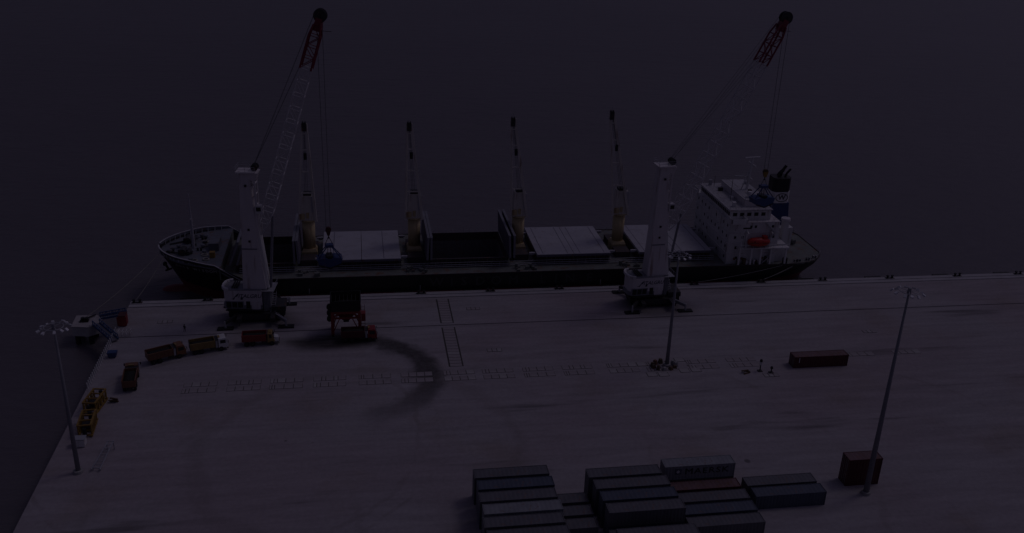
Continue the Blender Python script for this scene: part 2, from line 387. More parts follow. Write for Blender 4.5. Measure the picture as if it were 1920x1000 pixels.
def lifting_frame(x, y, rz, label, n=5):
    t = empty('lifting_frame', (x, y, 0), rz, label=label, cat='lifting frame', group='yellow lifting frames at the quay edge')
    for s in (-1.1, 1.1):
        m = MB(); m.bar((s,-2.9,.3),(s,2.9,.3),.3); m.bar((s,-2.6,2.4),(s,2.6,2.4),.28); m.build('side_girder','dyel',t)
        for k in range(n):
            yy = -2.4+k*4.8/(n-1); MB().bar((s,yy,.3),(s,yy,2.4),.22).build('strut','dyel',t)
        d = MB()
        for k in range(n-1):
            yy = -2.4+k*4.8/(n-1); d.bar((s,yy,.4),(s,yy+4.8/(n-1),2.3),.14)
        d.build('diagonal','dyel',t)
    for yy in (-2.6,-.9,.9,2.6):
        MB().bar((-1.2,yy,.35),(1.2,yy,.35),.25).build('cross_beam','dyel',t)
        MB().bar((-1.2,yy,2.4),(1.2,yy,2.4),.22).build('cross_beam','dyel',t)
    MB().box((-.8,-.9,.5),(.8,.9,1.6)).build('winch_box','dark',t)
    for s in (-2.8,2.8): MB().tube((0,s,.5),(0,s,1.9),.35,.35,10).build('sheave_block','black',t)
    return t
lifting_frame(3.4, -47.2, math.radians(-8), 'yellow steel lifting frame nearer the trucks, right one of two')
lifting_frame(3.9, -54.8, math.radians(4), 'worn yellow lifting frame behind the left light mast, lower of two', 6)
t = empty('power_box', (3.8, -60, 0), label='pale grey switch box beside the foot of the left light mast', cat='switch box')
MB().box((-1,-.7,.1),(1,.7,1.5)).build('box_body','white',t); MB().box((-1.08,-.78,1.5),(1.08,.78,1.6)).build('lid','steel',t)
for s in (-.5,.5): MB().box((s-.45,-.74,.2),(s+.45,-.71,1.4)).build('door','white',t)
t = empty('trestle', (8.9, -64.8, 0), math.radians(-8), label='long grey steel ladder trestle lying on the dark near apron', cat='trestle')
for s in (-.7,.7): MB().bar((s,-3.6,.5),(s*.6,3.6,1.5),.16).build('rail','steel',t)
for k in range(9):
    y = -3.2+k*.8; MB().bar((-.68,y,.55+k*.12),(.68,y,.55+k*.12),.1).build('rung','steel',t)
for y in (-3.2,3.0):
    for s in (-.6,.6): MB().bar((s,y,0),(s,y,.6 if y<0 else 1.4),.14).build('leg','steel',t)
def small_pile(x, y, label, n=4, sd=1, name='timber_pile'):
    rr = random.Random(sd); t = empty(name, (x, y, 0), label=label, cat='pile')
    for i in range(n):
        a = rr.uniform(-.4,.4); c = (rr.uniform(-.3,.3), rr.uniform(-.3,.3)); z = .12+.22*i
        MB().bar((c[0]-.8*math.cos(a),c[1]-.8*math.sin(a),z),(c[0]+.8*math.cos(a),c[1]+.8*math.sin(a),z),.28,.2).build('timber','rusty',t)
small_pile(6.1,-45.6,'small heap of dark timber beside the yellow lifting frame')
small_pile(131.4,-46.2,'low dark heap left of the marker posts near the red container',3,2)
def marker(x, y, h, lab, band):
    t = empty('marker_post', (x, y, 0), label=lab, cat='post')
    MB().tube((0,0,0),(0,0,h),.14,.1,8).build('post','dark',t); MB().tube((0,0,h),(0,0,h+.45),.32,.25,8).build('head','black',t)
    if band: MB().tube((0,0,h-.75),(0,0,h-.1),.3,.3,8).build('band','white',t)
    MB().box((-.45,-.45,0),(.45,.45,.15)).build('base','dark',t)
marker(134.8,-45.7,2.3,'tall thin marker post with pale band left of the red container',True)
marker(136.9,-46.6,1.0,'short black marker post just left of the red container',False)

# ------------------------------------------------------------------ high mast lights
def high_mast(x, y, h, label, R=2.3, n=12, r0=.42):
    t = empty('high_mast_light', (x, y, 0), label=label, cat='light mast', group='high mast floodlights on the quay')
    MB().tube((0,0,0),(0,0,.5),.8,.8,12).build('footing','conc',t)
    MB().tube((0,0,.5),(0,0,h),r0,.16,12).build('pole','post',t,smooth=True)
    MB().tube((0,0,h-.4),(0,0,h+.5),.35,.25,10).build('head_frame','post',t)
    m = MB().ring((0,0,h),R*.62,.06)
    for i in range(6):
        a = i*math.pi/3; m.bar((0,0,h),(R*.62*math.cos(a),R*.62*math.sin(a),h),.07)
    m.build('carrier_ring','steel',t)
    lr = random.Random(int(x*10))
    for i in range(n):
        a = 2*math.pi*i/n+.2+lr.uniform(-.16,.16); RR = R*lr.uniform(.8,1.12); ca, sa = math.cos(a), math.sin(a)
        Mx = Matrix.Translation((RR*ca, RR*sa, h-.12)) @ Matrix.Rotation(a+lr.uniform(-.5,.5),4,'Z') @ Matrix.Rotation(math.radians(lr.uniform(15,50)),4,'Y') @ Matrix.Scale(.85,4)
        MB(Mx).hexa([(-.28,-.2,-.16),(.34,-.27,-.18),(.34,.27,-.18),(-.28,.2,-.16)], [(-.28,-.2,.08),(.34,-.27,.14),(.34,.27,.14),(-.28,.2,.08)]).build('floodlight','lamp' if lr.random()<.6 else 'steel',t)
        MB().bar((R*.62*ca,R*.62*sa,h),(RR*.95*ca,RR*.95*sa,h-.1),.06).build('arm','steel',t)
high_mast(115.8,-41.6,25.3,'middle grey floodlight mast in front of the right white crane')
high_mast(135.9,-88.2,37.4,'tallest grey floodlight mast rising by the red stacked containers',2.3,12,.5)
high_mast(5.6,-68.2,27.0,'left floodlight mast standing beside the yellow lifting frames',2.3,12,.4)
t = empty('mast_guard', (115.8, -41.9, 0), label='ring of rusty brown guard blocks round the middle mast foot', cat='guard')
rr = random.Random(5)
for i in range(11):
    a = 2*math.pi*i/11; px, py = 2.5*math.cos(a)-.7, 1.5*math.sin(a)
    m = MB(Matrix.Translation((px,py,0)) @ Matrix.Rotation(a+rr.uniform(-.4,.4),4,'Z')); h = rr.uniform(.6,1.1)
    m.hexa([(-.45,-.4,0),(.45,-.4,0),(.45,.4,0),(-.45,.4,0)],[(-.3,-.25,h),(.3,-.25,h),(.3,.25,h),(-.3,.25,h)]); m.build('guard_block', rr.choice(['rusty','brown','conc']), t)

# ------------------------------------------------------------------ containers
CW, CH = 2.44, 2.59
cont_cache = {}
def container(x, y, z, L, colour, label, rz=0, group='shipping containers stacked on the near apron', H=CH):
    """x,y: left front bottom corner"""
    key = (L, colour, H)
    if key in cont_cache:
        t = dup(cont_cache[key]); t.location = (x+L/2, y+CW/2, z); t.rotation_euler = (0,0,rz); tag(t, label, 'container', group); return t
    t = empty('shipping_container', (x+L/2, y+CW/2, z), rz, label=label, cat='container', group=group); cont_cache[key] = t
    l, w = L/2, CW/2
    m = MB()
    for sx in (-1,1):
        for sy in (-1,1): m.box((sx*l, sy*w, 0),(sx*(l-.16), sy*(w-.16), H))
    for sy in (-1,1):
        m.box((-l+.16, sy*w, 0),(l-.16, sy*(w-.1), .16)); m.box((-l+.16, sy*w, H-.1),(l-.16, sy*(w-.08), H))
    for sx in (-1,1):
        m.box((sx*l, -w+.16, 0),(sx*(l-.1), w-.16, .16)); m.box((sx*l, -w+.16, H-.12),(sx*(l-.1), w-.16, H))
    m.build('frame', colour, t)
    def corr(axis):
        n = int((L-.32)/.139); vs = []; fs = []
        for i in range(n+1):
            u = -l+.16+(L-.32)*i/n; d = .02 if (i//2) % 2 else .07
            vs += [(u, d, .16), (u, d, H-.1)]
        for i in range(n): fs.append((2*i, 2*i+2, 2*i+3, 2*i+1))
        return vs, fs
    for sy in (-1,1):
        vs, fs = corr(0); MB().add([(a, sy*(w-b_), c) for a,b_,c in vs], fs).build('side_panel', colour, t)
    n = int((L-.3)/.35); vs = []; fs = []
    for i in range(n+1):
        u = -l+.15+(L-.3)*i/n; zz = H-.035 if i % 2 else H-.06
        vs += [(u,-w+.06,zz),(u,w-.06,zz)]
    for i in range(n): fs.append((2*i,2*i+2,2*i+3,2*i+1))
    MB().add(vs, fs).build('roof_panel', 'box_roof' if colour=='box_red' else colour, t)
    for sy in (-1,1):
        dd = MB().box((-l+.02, sy*.02, .17),(-l+.07, sy*(w-.17), H-.13)).build('door', colour, t)
        rb = MB()
        for k in (.3,.8): rb.tube((-l-.01, sy*k, .2),(-l-.01, sy*k, H-.15),.025,n=5)
        rb.build('lock_bar','steel',dd)
    MB().box((l-.07,-w+.17,.17),(l-.03,w-.17,H-.13)).build('end_panel', colour, t)
    cb = MB()
    for sx in (-1,1):
        for sy in (-1,1):
            for zz in (0, H-.12): cb.box((sx*(l+.01), sy*(w+.01), zz),(sx*(l-.18), sy*(w-.17), zz+.13))
    cb.build('corner_casting', colour, t)
    return t
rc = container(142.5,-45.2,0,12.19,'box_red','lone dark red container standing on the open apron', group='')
if 'group' in rc: del rc['group']
MB().box((-5.05,-1.232,1.25),(-4.9,-1.222,2.35)).build('number_plate','white',rc)
gc = container(101.4,-84.5,2.6,12.19,'box_grey','grey container with dark lettering on top of the near stack')
lettering('MAERSK', 1.55, 'lettering', 'letterk', gc, Matrix.Translation((1.2,-1.226,1.45)) @ Matrix.Diagonal((1.25,1,1,1)) @ RX90, .008, 0, .02, 1.12)
# emblem square with star left of the name
st = MB(); st.box((-4.3,-1.235,1.0),(-3.2,-1.222,2.05)); eb = st.build('emblem','box_blue',gc)
pts = []
for i in range(14):
    a = math.pi/2+i*math.pi/7; rr_ = .42 if i % 2 == 0 else .2; pts.append((-3.75+rr_*math.cos(a), 1.52+rr_*math.sin(a)))
MB().add([(x,-1.238,z) for x,z in pts]+[(x,-1.236,z) for x,z in pts],[tuple(range(14)),tuple(range(27,13,-1))]).build('star','white',eb)
container(101.4,-84.5,0,12.19,'box_dark','dark container underneath the grey lettered one')
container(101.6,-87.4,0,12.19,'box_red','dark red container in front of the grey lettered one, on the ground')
container(114.9,-87.4,0,12.19,'box_dark','low dark container on the ground right of the grey lettered one')
container(115.2,-90.4,0,12.19,'box_blue','dull blue container in front of the low dark one at right')
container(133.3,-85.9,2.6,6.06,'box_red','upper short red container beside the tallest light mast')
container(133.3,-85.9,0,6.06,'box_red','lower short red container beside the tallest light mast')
ord_ = ['back', 'second', 'third', 'fourth', 'fifth', 'front']
colsA = ['box_dark','box_dark','box_blue','box_dark','box_grey','box_dark']
for i in range(6):
    y = -84.1-3.1*i; jx = [0,.25,.1,.35,0,.2][i]
    for k, lev in ((1,'top'),(0,'bottom')):
        container(69.9+jx, y, k*2.6, 12.19, colsA[(i+k) % 6], f'{lev} container in the {ord_[i]} row of the left near block')
colsB = ['box_dark','box_dark','box_dark','box_blue','box_dark','box_dark']
for i in range(6):
    y = -85.9-3.1*i; jx = [0,.5,.8,1.0,.9,1.1][i]
    for k, lev in ((1,'top'),(0,'bottom')):
        if k == 1 and i == 4: continue
        container(88.2+jx, y, k*2.6, 12.19, colsB[(i+k) % 6], f'{lev} container in the {ord_[i]} row of the middle near block')
for i in range(3):
    container(82.9+.0, -88.6-3.2*i, 0, 4.9 if False else 6.06*.8, 'box_dark', f'short dark container between the two near blocks, {ord_[i]} row') 
for i in range(3):
    container(101.9, -90.5-3.1*i, 0, 12.19, ['box_dark','box_blue','box_dark'][i], f'dark container on the ground at right of the middle block, {["first","second","third"][i]} from the red one')

# ------------------------------------------------------------------ dump trucks
def dump_truck(x, y, hdg, label, bedc, cabc, bonnet=False, stripe=None, loaded=True):
    t = empty('dump_truck', (x, y, 0), hdg, label=label, cat='dump truck', group='dump trucks queueing for the hopper')
    # origin mid truck, +X forwards, 7.6 long
    ch = MB(); ch.box((-3.6,-.45,.75),(3.5,-.25,1.05)); ch.box((-3.6,.25,.75),(3.5,.45,1.05))
    for k in (-3.4,-1.5,.5,2.4): ch.box((k,-.25,.8),(k+.15,.25,1.0))
    ch.build('chassis','black',t)
    for wx in (-2.85,-1.6,2.35):
        for sy in (-1,1):
            w = MB().tube((wx,sy*.78,.52),(wx,sy*1.2,.52),.52,.52,14).build('wheel','rubber',t)
            MB().tube((wx,sy*1.15,.52),(wx,sy*1.23,.52),.26,.2,10).build('hub','dark',w)
    # tipping bed: open tub
    b = MB(); x0, x1, w, z0, z1 = -3.8, 1.25, 1.22, 1.1, 2.55
    b.box((x0+.1,-w+.1,z0),(x1-.1,w-.1,z0+.1))
    for sy in (-1,1): b.hexa([(x0+.15,sy*(w-.12),z0),(x1,sy*(w-.12),z0),(x1,sy*(w-.04),z0),(x0+.15,sy*(w-.04),z0)],[(x0,sy*(w-.08),z1),(x1,sy*(w-.08),z1),(x1,sy*w,z1),(x0,sy*w,z1)])
    b.box((x1-.08,-w,z0),(x1,w,z1+.1))
    bed = b.build('bed', bedc, t)
    tg = MB().box((x0-.02,-w+.05,z0+.05),(x0+.08,w-.05,z1-.05)).build('tailgate', bedc if bedc != 'tyel' else 'dark', t)
    rb = MB()
    for k in range(7):
        xx = x0+.35+k*.75
        for sy in (-1,1): rb.box((xx,sy*(w-.02),z0+.05),(xx+.09,sy*(w+.05),z1))
    for sy in (-1,1): rb.box((x0,sy*(w-.1),z1),(x1,sy*(w+.06),z1+.09))
    rb.build('rib', stripe or bedc, bed)
    MB().box((x1,-w+.1,z1),(x1+.7,w-.1,z1+.1)).build('cab_guard','dark',bed)
    MB().hexa([(x0+.1,-w+.1,z1-.5),(x1-.1,-w+.1,z1-.5),(x1-.1,w-.1,z1-.5),(x0+.1,w-.1,z1-.5)],[(x0+.7,-.4,z1-.15 if loaded else z1-.4),(x1-.7,-.4,z1-.15 if loaded else z1-.4),(x1-.7,.4,z1-.15 if loaded else z1-.4),(x0+.7,.4,z1-.15 if loaded else z1-.4)]).build('load','coal',bed)
    if bonnet: cx0, cx1 = 1.5, 2.75
    else: cx0, cx1 = 1.9, 3.75
    c = MB(); cz = .75; ct = 2.85 if not bonnet else 2.75
    prof = [(cx0,cz),(cx1+.05,cz),(cx1+.05,1.75),(cx1-.28,ct-.1),(cx1-.45,ct),(cx0+.05,ct),(cx0,ct-.08)]
    c.hexa([(px_,-1.15,pz) for px_,pz in prof],[(px_,1.15,pz) for px_,pz in prof]); cab = c.build('cab', cabc, t)
    MB().hexa([(cx1+.055,-1.0,1.78),(cx1+.055,1.0,1.78),(cx1+.03,1.0,1.8),(cx1+.03,-1.0,1.8)],[(cx1-.25,-.95,ct-.14),(cx1-.25,.95,ct-.14),(cx1-.29,.95,ct-.12),(cx1-.29,-.95,ct-.12)]).build('windscreen','glass',cab)
    for sy in (-1,1):
        MB().box((cx0+.35,sy*1.14,1.75),(cx1-.4,sy*1.165,2.5)).build('side_window','glass',cab)
        m = MB().bar((cx1-.1,sy*1.15,2.4),(cx1+.15,sy*1.5,2.4),.05); m.box((cx1+.08,sy*1.4,1.9),(cx1+.16,sy*1.62,2.45)); m.build('mirror','dark',cab)
        MB().box((cx1+.03 if not bonnet else 3.72,sy*.75,.95),(cx1+.1 if not bonnet else 3.78,sy*1.02,1.15)).build('headlight','lamp',t)
    if bonnet:
        MB().hexa([(2.81,-.85,.8),(3.7,-.75,.8),(3.7,.75,.8),(2.81,.85,.8)],[(2.81,-.8,1.85),(3.65,-.62,1.6),(3.65,.62,1.6),(2.81,.8,1.85)]).build('bonnet','cabw' if cabc=='tyel' else cabc,t)
        for sy in (-1,1): MB().hexa([(1.8,sy*.8,1.05),(3.0,sy*.8,1.05),(3.0,sy*1.2,1.05),(1.8,sy*1.2,1.05)],[(2.0,sy*.8,1.3),(2.9,sy*.8,1.3),(2.9,sy*1.2,1.22),(2.0,sy*1.2,1.22)]).build('mudguard',cabc,t)
    MB().box((3.6 if not bonnet else 3.7,-1.15,.45),(3.85,1.15,.75)).build('bumper','dark',t)
    MB().box((1.35,-1.05,.9),(1.75,1.05,2.5)).build('exhaust_stack' if bonnet else 'air_intake','steel' if not bonnet else 'dark',t)
    for sy in (-1,1): MB().tube((.2,sy*.75,.8),(1.3,sy*.75,.8),.28,.28,10).build('fuel_tank','dark',t)
    MB().box((1.9,-.5,ct),(2.3,.5,ct+.14)).build('roof_light','tyel',t)
    return t
dump_truck(12.9,-29.2,math.radians(27),'rusty orange dump truck with white roof, second in the curved queue','brown','orange',stripe='orange')
dump_truck(20.9,-26.1,math.radians(16),'yellow-sided dump truck with a white cab, between the orange and red ones','tyel','cabw')
dump_truck(31.3,-23.9,math.radians(2),'red-sided dump truck with an orange yellow bonnet, nearest the hopper in the queue','red','tyel',bonnet=True)
dump_truck(8.0,-38.6,math.radians(96),'rust brown dump truck facing the ship, last in the queue','brown','brown')
dump_truck(52.0,-23.9,math.radians(1),'dull red dump truck standing under the red hopper','box_red','red')

# ------------------------------------------------------------------ hopper
t = empty('hopper', (49.3, -20.2, 0), label='red steel loading hopper with a black bin over a truck', cat='hopper')
legs = [(-2.9,-1.6),(2.9,-1.6),(-2.9,2.6),(2.9,2.6)]
for lx, ly in legs: MB().box((lx-.32,ly-.32,.35),(lx+.32,ly+.32,5.9)).build('leg','red',t)
for lx, ly in legs:
    w = MB().tube((lx-.2,ly,.4),(lx+.2,ly,.4),.4,.4,12).build('wheel','rubber',t)
m = MB()
for y in (-1.6, 2.6):
    m.bar((-2.7,y,4.3),(2.7,y,4.3),.28,.38); m.bar((-2.7,y,5.75),(2.7,y,5.75),.4,.75)
for x in (-2.9,2.9): m.bar((x,-1.4,4.3),(x,2.4,4.3),.22,.28); m.bar((x,-1.4,5.75),(x,2.4,5.75),.3,.35); m.bar((x,-1.4,1.0),(x,2.4,1.0),.2,.25)
m.build('frame_beam','red',t)
for y in (-1.6,2.6):
    for s in (-1,1):
        MB().bar((s*2.7,y,4.5),(s*1.3,y,5.6),.32).build('brace','red',t)
        MB().bar((s*2.7,y,1.2),(s*1.4,y,4.1),.18).build('brace','red',t)
MB().hexa([(-.75,-.3,3.2),(.75,-.3,3.2),(.75,1.1,3.2),(-.75,1.1,3.2)],[(-2.6,-1.45,5.9),(2.6,-1.45,5.9),(2.6,2.4,5.9),(-2.6,2.4,5.9)]).build('chute','red',t)
MB().box((-.6,-.25,2.7),(.6,1.0,3.2)).build('discharge_gate','dark',t)
bn = MB()
o0, o1 = (3.0,-1.9,2.9), (3.4,-2.3,3.3)
for (a, b_) in (((-3.0,-1.9),(3.0,-1.9)),((3.0,-1.9),(3.0,2.9)),((3.0,2.9),(-3.0,2.9)),((-3.0,2.9),(-3.0,-1.9))):
    dx, dy = (a[0]+b_[0])/2, (a[1]+b_[1])/2 - .5
    n_ = Vector((dx,dy)).normalized()*.35
    bn.hexa([(a[0],a[1],5.95),(b_[0],b_[1],5.95),(b_[0]*.97,b_[1]*.97,5.95),(a[0]*.97,a[1]*.97,5.95)],
            [(a[0]+math.copysign(.3,a[0]),a[1]+math.copysign(.3,a[1]),8.6),(b_[0]+math.copysign(.3,b_[0]),b_[1]+math.copysign(.3,b_[1]),8.6),(b_[0]+math.copysign(.15,b_[0]),b_[1]+math.copysign(.15,b_[1]),8.6),(a[0]+math.copysign(.15,a[0]),a[1]+math.copysign(.15,a[1]),8.6)])
bn.build('bin','black',t)
MB().hexa([(-2.9,-1.8,6.3),(2.9,-1.8,6.3),(2.9,2.8,6.3),(-2.9,2.8,6.3)],[(-1.2,-.4,7.3),(1.2,-.4,7.3),(1.2,1.4,7.3),(-1.2,1.4,7.3)]).build('load','coal',t)
gr = MB()
for k in range(8): gr.bar((-3.0+k*.857,-1.95,7.9),(-3.0+k*.857,2.95,7.9),.08)
gr.build('grid','dark',t)
for zz in (6.9,5.5,4.1): MB().tube((-3.45,-1.5,zz),(-3.45,-.7,zz),.62,.62,14).build('buffer_tyre','rubber',t)
m = MB()
for k in range(10): m.bar((3.35,.3+k*.2,.8+k*.48),(4.0,.3+k*.2,.8+k*.48),.08,.05)
for s in (3.3,4.05): m.bar((s,.2,.3),(s,2.3,5.6),.08)
m.build('ladder','dred',t)
MB().box((3.3,-1.6,3.4),(4.2,.1,5.2)).build('control_cabin','red',t)

# ------------------------------------------------------------------ mobile harbour cranes
def harbour_crane(cx, cy, az, tip, foot_u, foot_z, label, chassis_rz=0):
    t = empty('harbour_crane', (cx, cy, 0), label=label, cat='crane', group='mobile harbour cranes on the quay')
    # ---- undercarriage
    u = MB(); u.box((-6.1,-2.2,1.15),(6.1,2.2,2.3)); u.box((-5.0,-3.3,.75),(5.0,3.3,2.1)); u.box((3.2,-2.4,2.28),(6.3,2.4,3.4)); u.box((-6.4,-1.6,2.28),(-4.6,1.6,3.0)); u.box((-3,-3.2,1.4),(3,3.2,2.2)); u.build('undercarriage','dark',t)
    MB().tube((0,0,2.3),(0,0,3.05),2.1,1.9,24).build('slewing_ring','dark',t)
    MB().box((-6.05,-2.26,1.2),(5.2,-2.2,2.25)).build('side_skirt','black',t)
    for wx in (-5.2,-3.8,-2.4,2.4,3.8,5.2):
        for sy in (-1,1):
            for off in (0,.55):
                w = MB().tube((wx,sy*(1.2+off),.62),(wx,sy*(1.62+off),.62),.62,.62,14).build('wheel','rubber',t)
    for sx in (-1,1):
        MB().box((sx*3.1,-5.7,1.35),(sx*4.1,5.7,2.15)).build('outrigger_beam','dark',t)
        for sy in (-1,1):
            bx, by = sx*6.5, sy*5.9
            MB().bar((sx*3.8,sy*2.5,1.8),(bx,by,1.55),.6,.7).build('outrigger_arm','cgrey' if sx>0 else 'dark',t)
            pd = MB().box((bx-1.7,by-.75,0),(bx+1.7,by+.75,.3)).build('outrigger_pad','black',t)
            MB().tube((bx,by,.3),(bx,by,1.9),.22,.22,10).build('jack','steel',pd)
    # ---- superstructure, rotated to az (u forwards along the jib, v left)
    R = Matrix.Rotation(az,4,'Z')
    def P(u_,v_,z_): return tuple(R @ Vector((u_,v_,z_)))
    h = MB(R)
    sec = [(-6.9,-1.3),(-6.2,-2.25),(-5.2,-2.5),(1.6,-2.5),(1.6,2.6),(-5.2,2.6),(-6.2,2.35),(-6.9,1.4)]
    h.prism(sec,3.1,7.5); house = h.build('machinery_house','cwhite',t)
    rf = MB(R); rf.prism([(a*1.005,b_*1.01) for a,b_ in sec],7.5,7.62)
    rf.build('roof','cgrey',house)
    rim = MB(R)                                  # rounded light counterweight rim at the tail
    arc = [(-5.6,-2.55),(-6.4,-2.3),(-7.0,-1.4),(-7.15,0),(-7.0,1.5),(-6.4,2.4),(-5.6,2.65)]
    for a, b_ in zip(arc[:-1], arc[1:]): rim.bar((a[0],a[1],7.75),(b_[0],b_[1],7.75),.5,.62)
    rim.build('counterweight_rim','white',t)
    lo = MB(R); lo.prism([(a*1.03 if a<0 else a+.05, b_*1.012) for a,b_ in sec],3.05,4.0); lo.prism([(-6.5,-2.54),(-2.4,-2.54),(-2.4,-2.4),(-6.5,-2.4)],3.2,4.9)
    lo.build('lower_skirt','cgrey',house)
    for k in range(3): MB(R).box((-6.2+k*1.25,-2.57,3.4),(-5.15+k*1.25,-2.53,4.7)).build('louvre','black',house)
    MB(R).box((-1.9,-2.55,3.2),(-1.0,-2.51,4.9)).build('door','black',house)
    MB(R).box((-.7,-2.62,3.0),(1.3,-2.5,5.0)).build('access_panel','cwhite',house)
    lb = MB(R).box((-6.1,-2.56,3.3),(-5.4,-2.525,4.2)).build('warning_panel','rusty',house)
    for k in range(3): MB(R).bar((-4.9+k*.5,-1.8,7.95),(-4.9+k*.5,1.8,7.95),.22,.3).build('roof_duct','black',house)
    # logo and name on the long side
    Mx = R @ Matrix.Translation((-1.05,-2.515,6.15)) @ RX90
    lettering('ITALGRU', 1.25, 'lettering', 'letterb', house, Mx, .012, .25, .01, 1.0)
    lg = MB(R)
    lg.add([(-5.3,-2.53,5.5),(-4.7,-2.53,5.5),(-3.9,-2.53,6.5),(-3.3,-2.53,6.9),(-3.7,-2.53,6.1),(-4.2,-2.53,5.9),(-4.5,-2.53,5.3)],[(0,1,2,3,4,5,6)])
    lg.add([(-3.1,-2.53,5.3),(-2.6,-2.53,5.3),(-2.5,-2.53,5.9),(-3.0,-2.53,5.9)],[(0,1,2,3)])
    lg.build('logo','letterb',house)
    # front: machinery, stairs and pipes
    f = MB(R)
    for k in range(4): f.tube((2.0+k*.28,-2.2+k*.15,2.4),(2.0+k*.28,-2.0+k*.1,7.6),.13,n=6)
    f.box((1.62,-1.6,3.0),(3.2,2.3,6.8)); f.build('front_machinery','cgrey',t)
    st = MB(R)
    for k in range(9): st.box((3.3,-1.9+k*.32,2.2+k*.4),(4.2,-1.65+k*.32,2.27+k*.4))
    for s in (3.28,4.2): st.bar((s,-2.1,2.1),(s,.9,5.9),.08,.2)
    for k in range(5): st.bar((4.2,-1.9+k*.65,2.2+k*.82),(4.2,-1.9+k*.65,3.2+k*.82),.05)
    st.build('stair','steel',t)
    pl = MB(R); pl.box((1.65,-2.5,7.3),(4.3,2.5,7.4))
    for k in range(6): pl.bar((4.25,-2.4+k*.96,7.4),(4.25,-2.4+k*.96,8.4),.05)
    pl.bar((4.25,-2.5,8.4),(4.25,2.5,8.4),.05); pl.build('platform','steel',t)
    MB(R).box((-6.3,-3.3,2.9),(2.0,-2.62,3.0)).build('walkway','black',t)
    # ---- tower
    tw = MB(R); zb, zk, zt = 7.62, foot_z-.4, 34.2
    def sect(u0,u1,v,z): return [(u0,-v,z),(u1,-v,z),(u1,v,z),(u0,v,z)]
    tw.hexa(sect(-2.5,2.6,1.75,zb), sect(-2.0,1.35,1.6,zk)); tw.hexa(sect(-2.0,1.35,1.6,zk+.002), sect(-1.5,.5,1.4,zt))
    tower = tw.build('tower','cwhite',t)
    fr_ = MB(R)                                   # open front frame of the upper tower with rungs
    for v in (-1.1,1.1): fr_.bar((1.55,v,zk+6.5),(1.5,v,zt-.3),.35,.3)
    for k in range(4): zz = zk+6.6+k*(zt-zk-7)/3; fr_.bar((.6,0,zz-.6),(1.6,0,zz+.5),2.2,.25)
    fr_.hexa(sect(.9,1.75,1.25,zk), sect(.6,1.7,1.25,zk+6.6)); fr_.build('front_frame','cwhite',tower)
    br = MB(R); br.hexa(sect(2.61,3.1,1.2,zb), sect(1.36,1.9,1.2,zk)); br.build('front_leg','white',tower)
    for z_ in (zk-1.2,zk+1.5,zt-3): MB(R).box((-.55,-1.72,z_),(-.1,-1.5,z_+.45)).build('hatch','black',tower)
    MB(R).box((-2.15,-1.7,zk-2.9),(1.2,-1.62,zk-2.6)).build('seam_band','cgrey',tower)
    # operator cab high on the tower front
    c = MB(R).hexa([(1.4,-1.7,zk+5.4),(3.0,-1.7,zk+5.4),(3.0,-.2,zk+5.4),(1.4,-.2,zk+5.4)],[(1.4,-1.7,zk+7.2),(2.7,-1.7,zk+7.2),(2.7,-.2,zk+7.2),(1.4,-.2,zk+7.2)]).build('operator_cab','white',t)
    MB(R).box((1.6,-1.73,zk+6.0),(2.6,-1.70,zk+6.9)).build('cab_window','glass',c)
    hd = MB(R); hd.box((-2.2,-1.9,zt),(1.9,1.9,zt+.3)); hd.hexa([(.5,-1.3,zt-1.6),(1.8,-1.3,zt-1.6),(1.8,1.3,zt-1.6),(.5,1.3,zt-1.6)],[(-.4,-1.6,zt),(2.4,-1.6,zt),(2.4,1.6,zt),(-.4,1.6,zt)])
    hd.build('tower_head','cwhite',tower)
    for v in (-.7,0,.7): MB(R).tube((1.6,v-.12,zt+1.0),(1.6,v+.12,zt+1.0),.75,.75,16).build('head_sheave','dark',tower)
    rl = MB(R)
    for (a,b_) in (((-2.2,-1.9),(1.9,-1.9)),((-2.2,1.9),(1.9,1.9)),((-2.2,-1.9),(-2.2,1.9))):
        for z_ in (.9,1.4): rl.bar((a[0],a[1],zt+z_),(b_[0],b_[1],zt+z_),.06)
    for a in ((-2.2,-1.9),(-.1,-1.9),(1.9,-1.9),(-2.2,1.9),(-.1,1.9),(1.9,1.9)): rl.bar((a[0],a[1],zt+.3),(a[0],a[1],zt+1.4),.06)
    rl.build('head_railing','steel',tower)
    # ---- lattice jib
    F = Vector(P(foot_u,0,foot_z)); T = Vector((tip[0]-cx, tip[1]-cy, tip[2])); D = (T-F); Lj = D.length; D.normalize()
    side = Vector(P(0,1,0)); side = (side - D*side.dot(D)).normalized(); top = D.cross(side).normalized()
    if top.z < 0: top = -top
    def jp(s, a, b_):      # s metres along, a across (-1..1), b up (-1..1)
        if s < 4.5: k = s/4.5; w, d = 1.35*(.75+.25*k), 1.25*k+.12
        elif s > Lj-3: k = (Lj-s)/3; w, d = .95+.4*k*.6, .5+.6*k
        else: w, d = 1.35-.15*(s/Lj), 1.25-.15*(s/Lj)
        return F + D*s + side*(a*w) + top*(b_*d)
    Lr = Lj-10.2
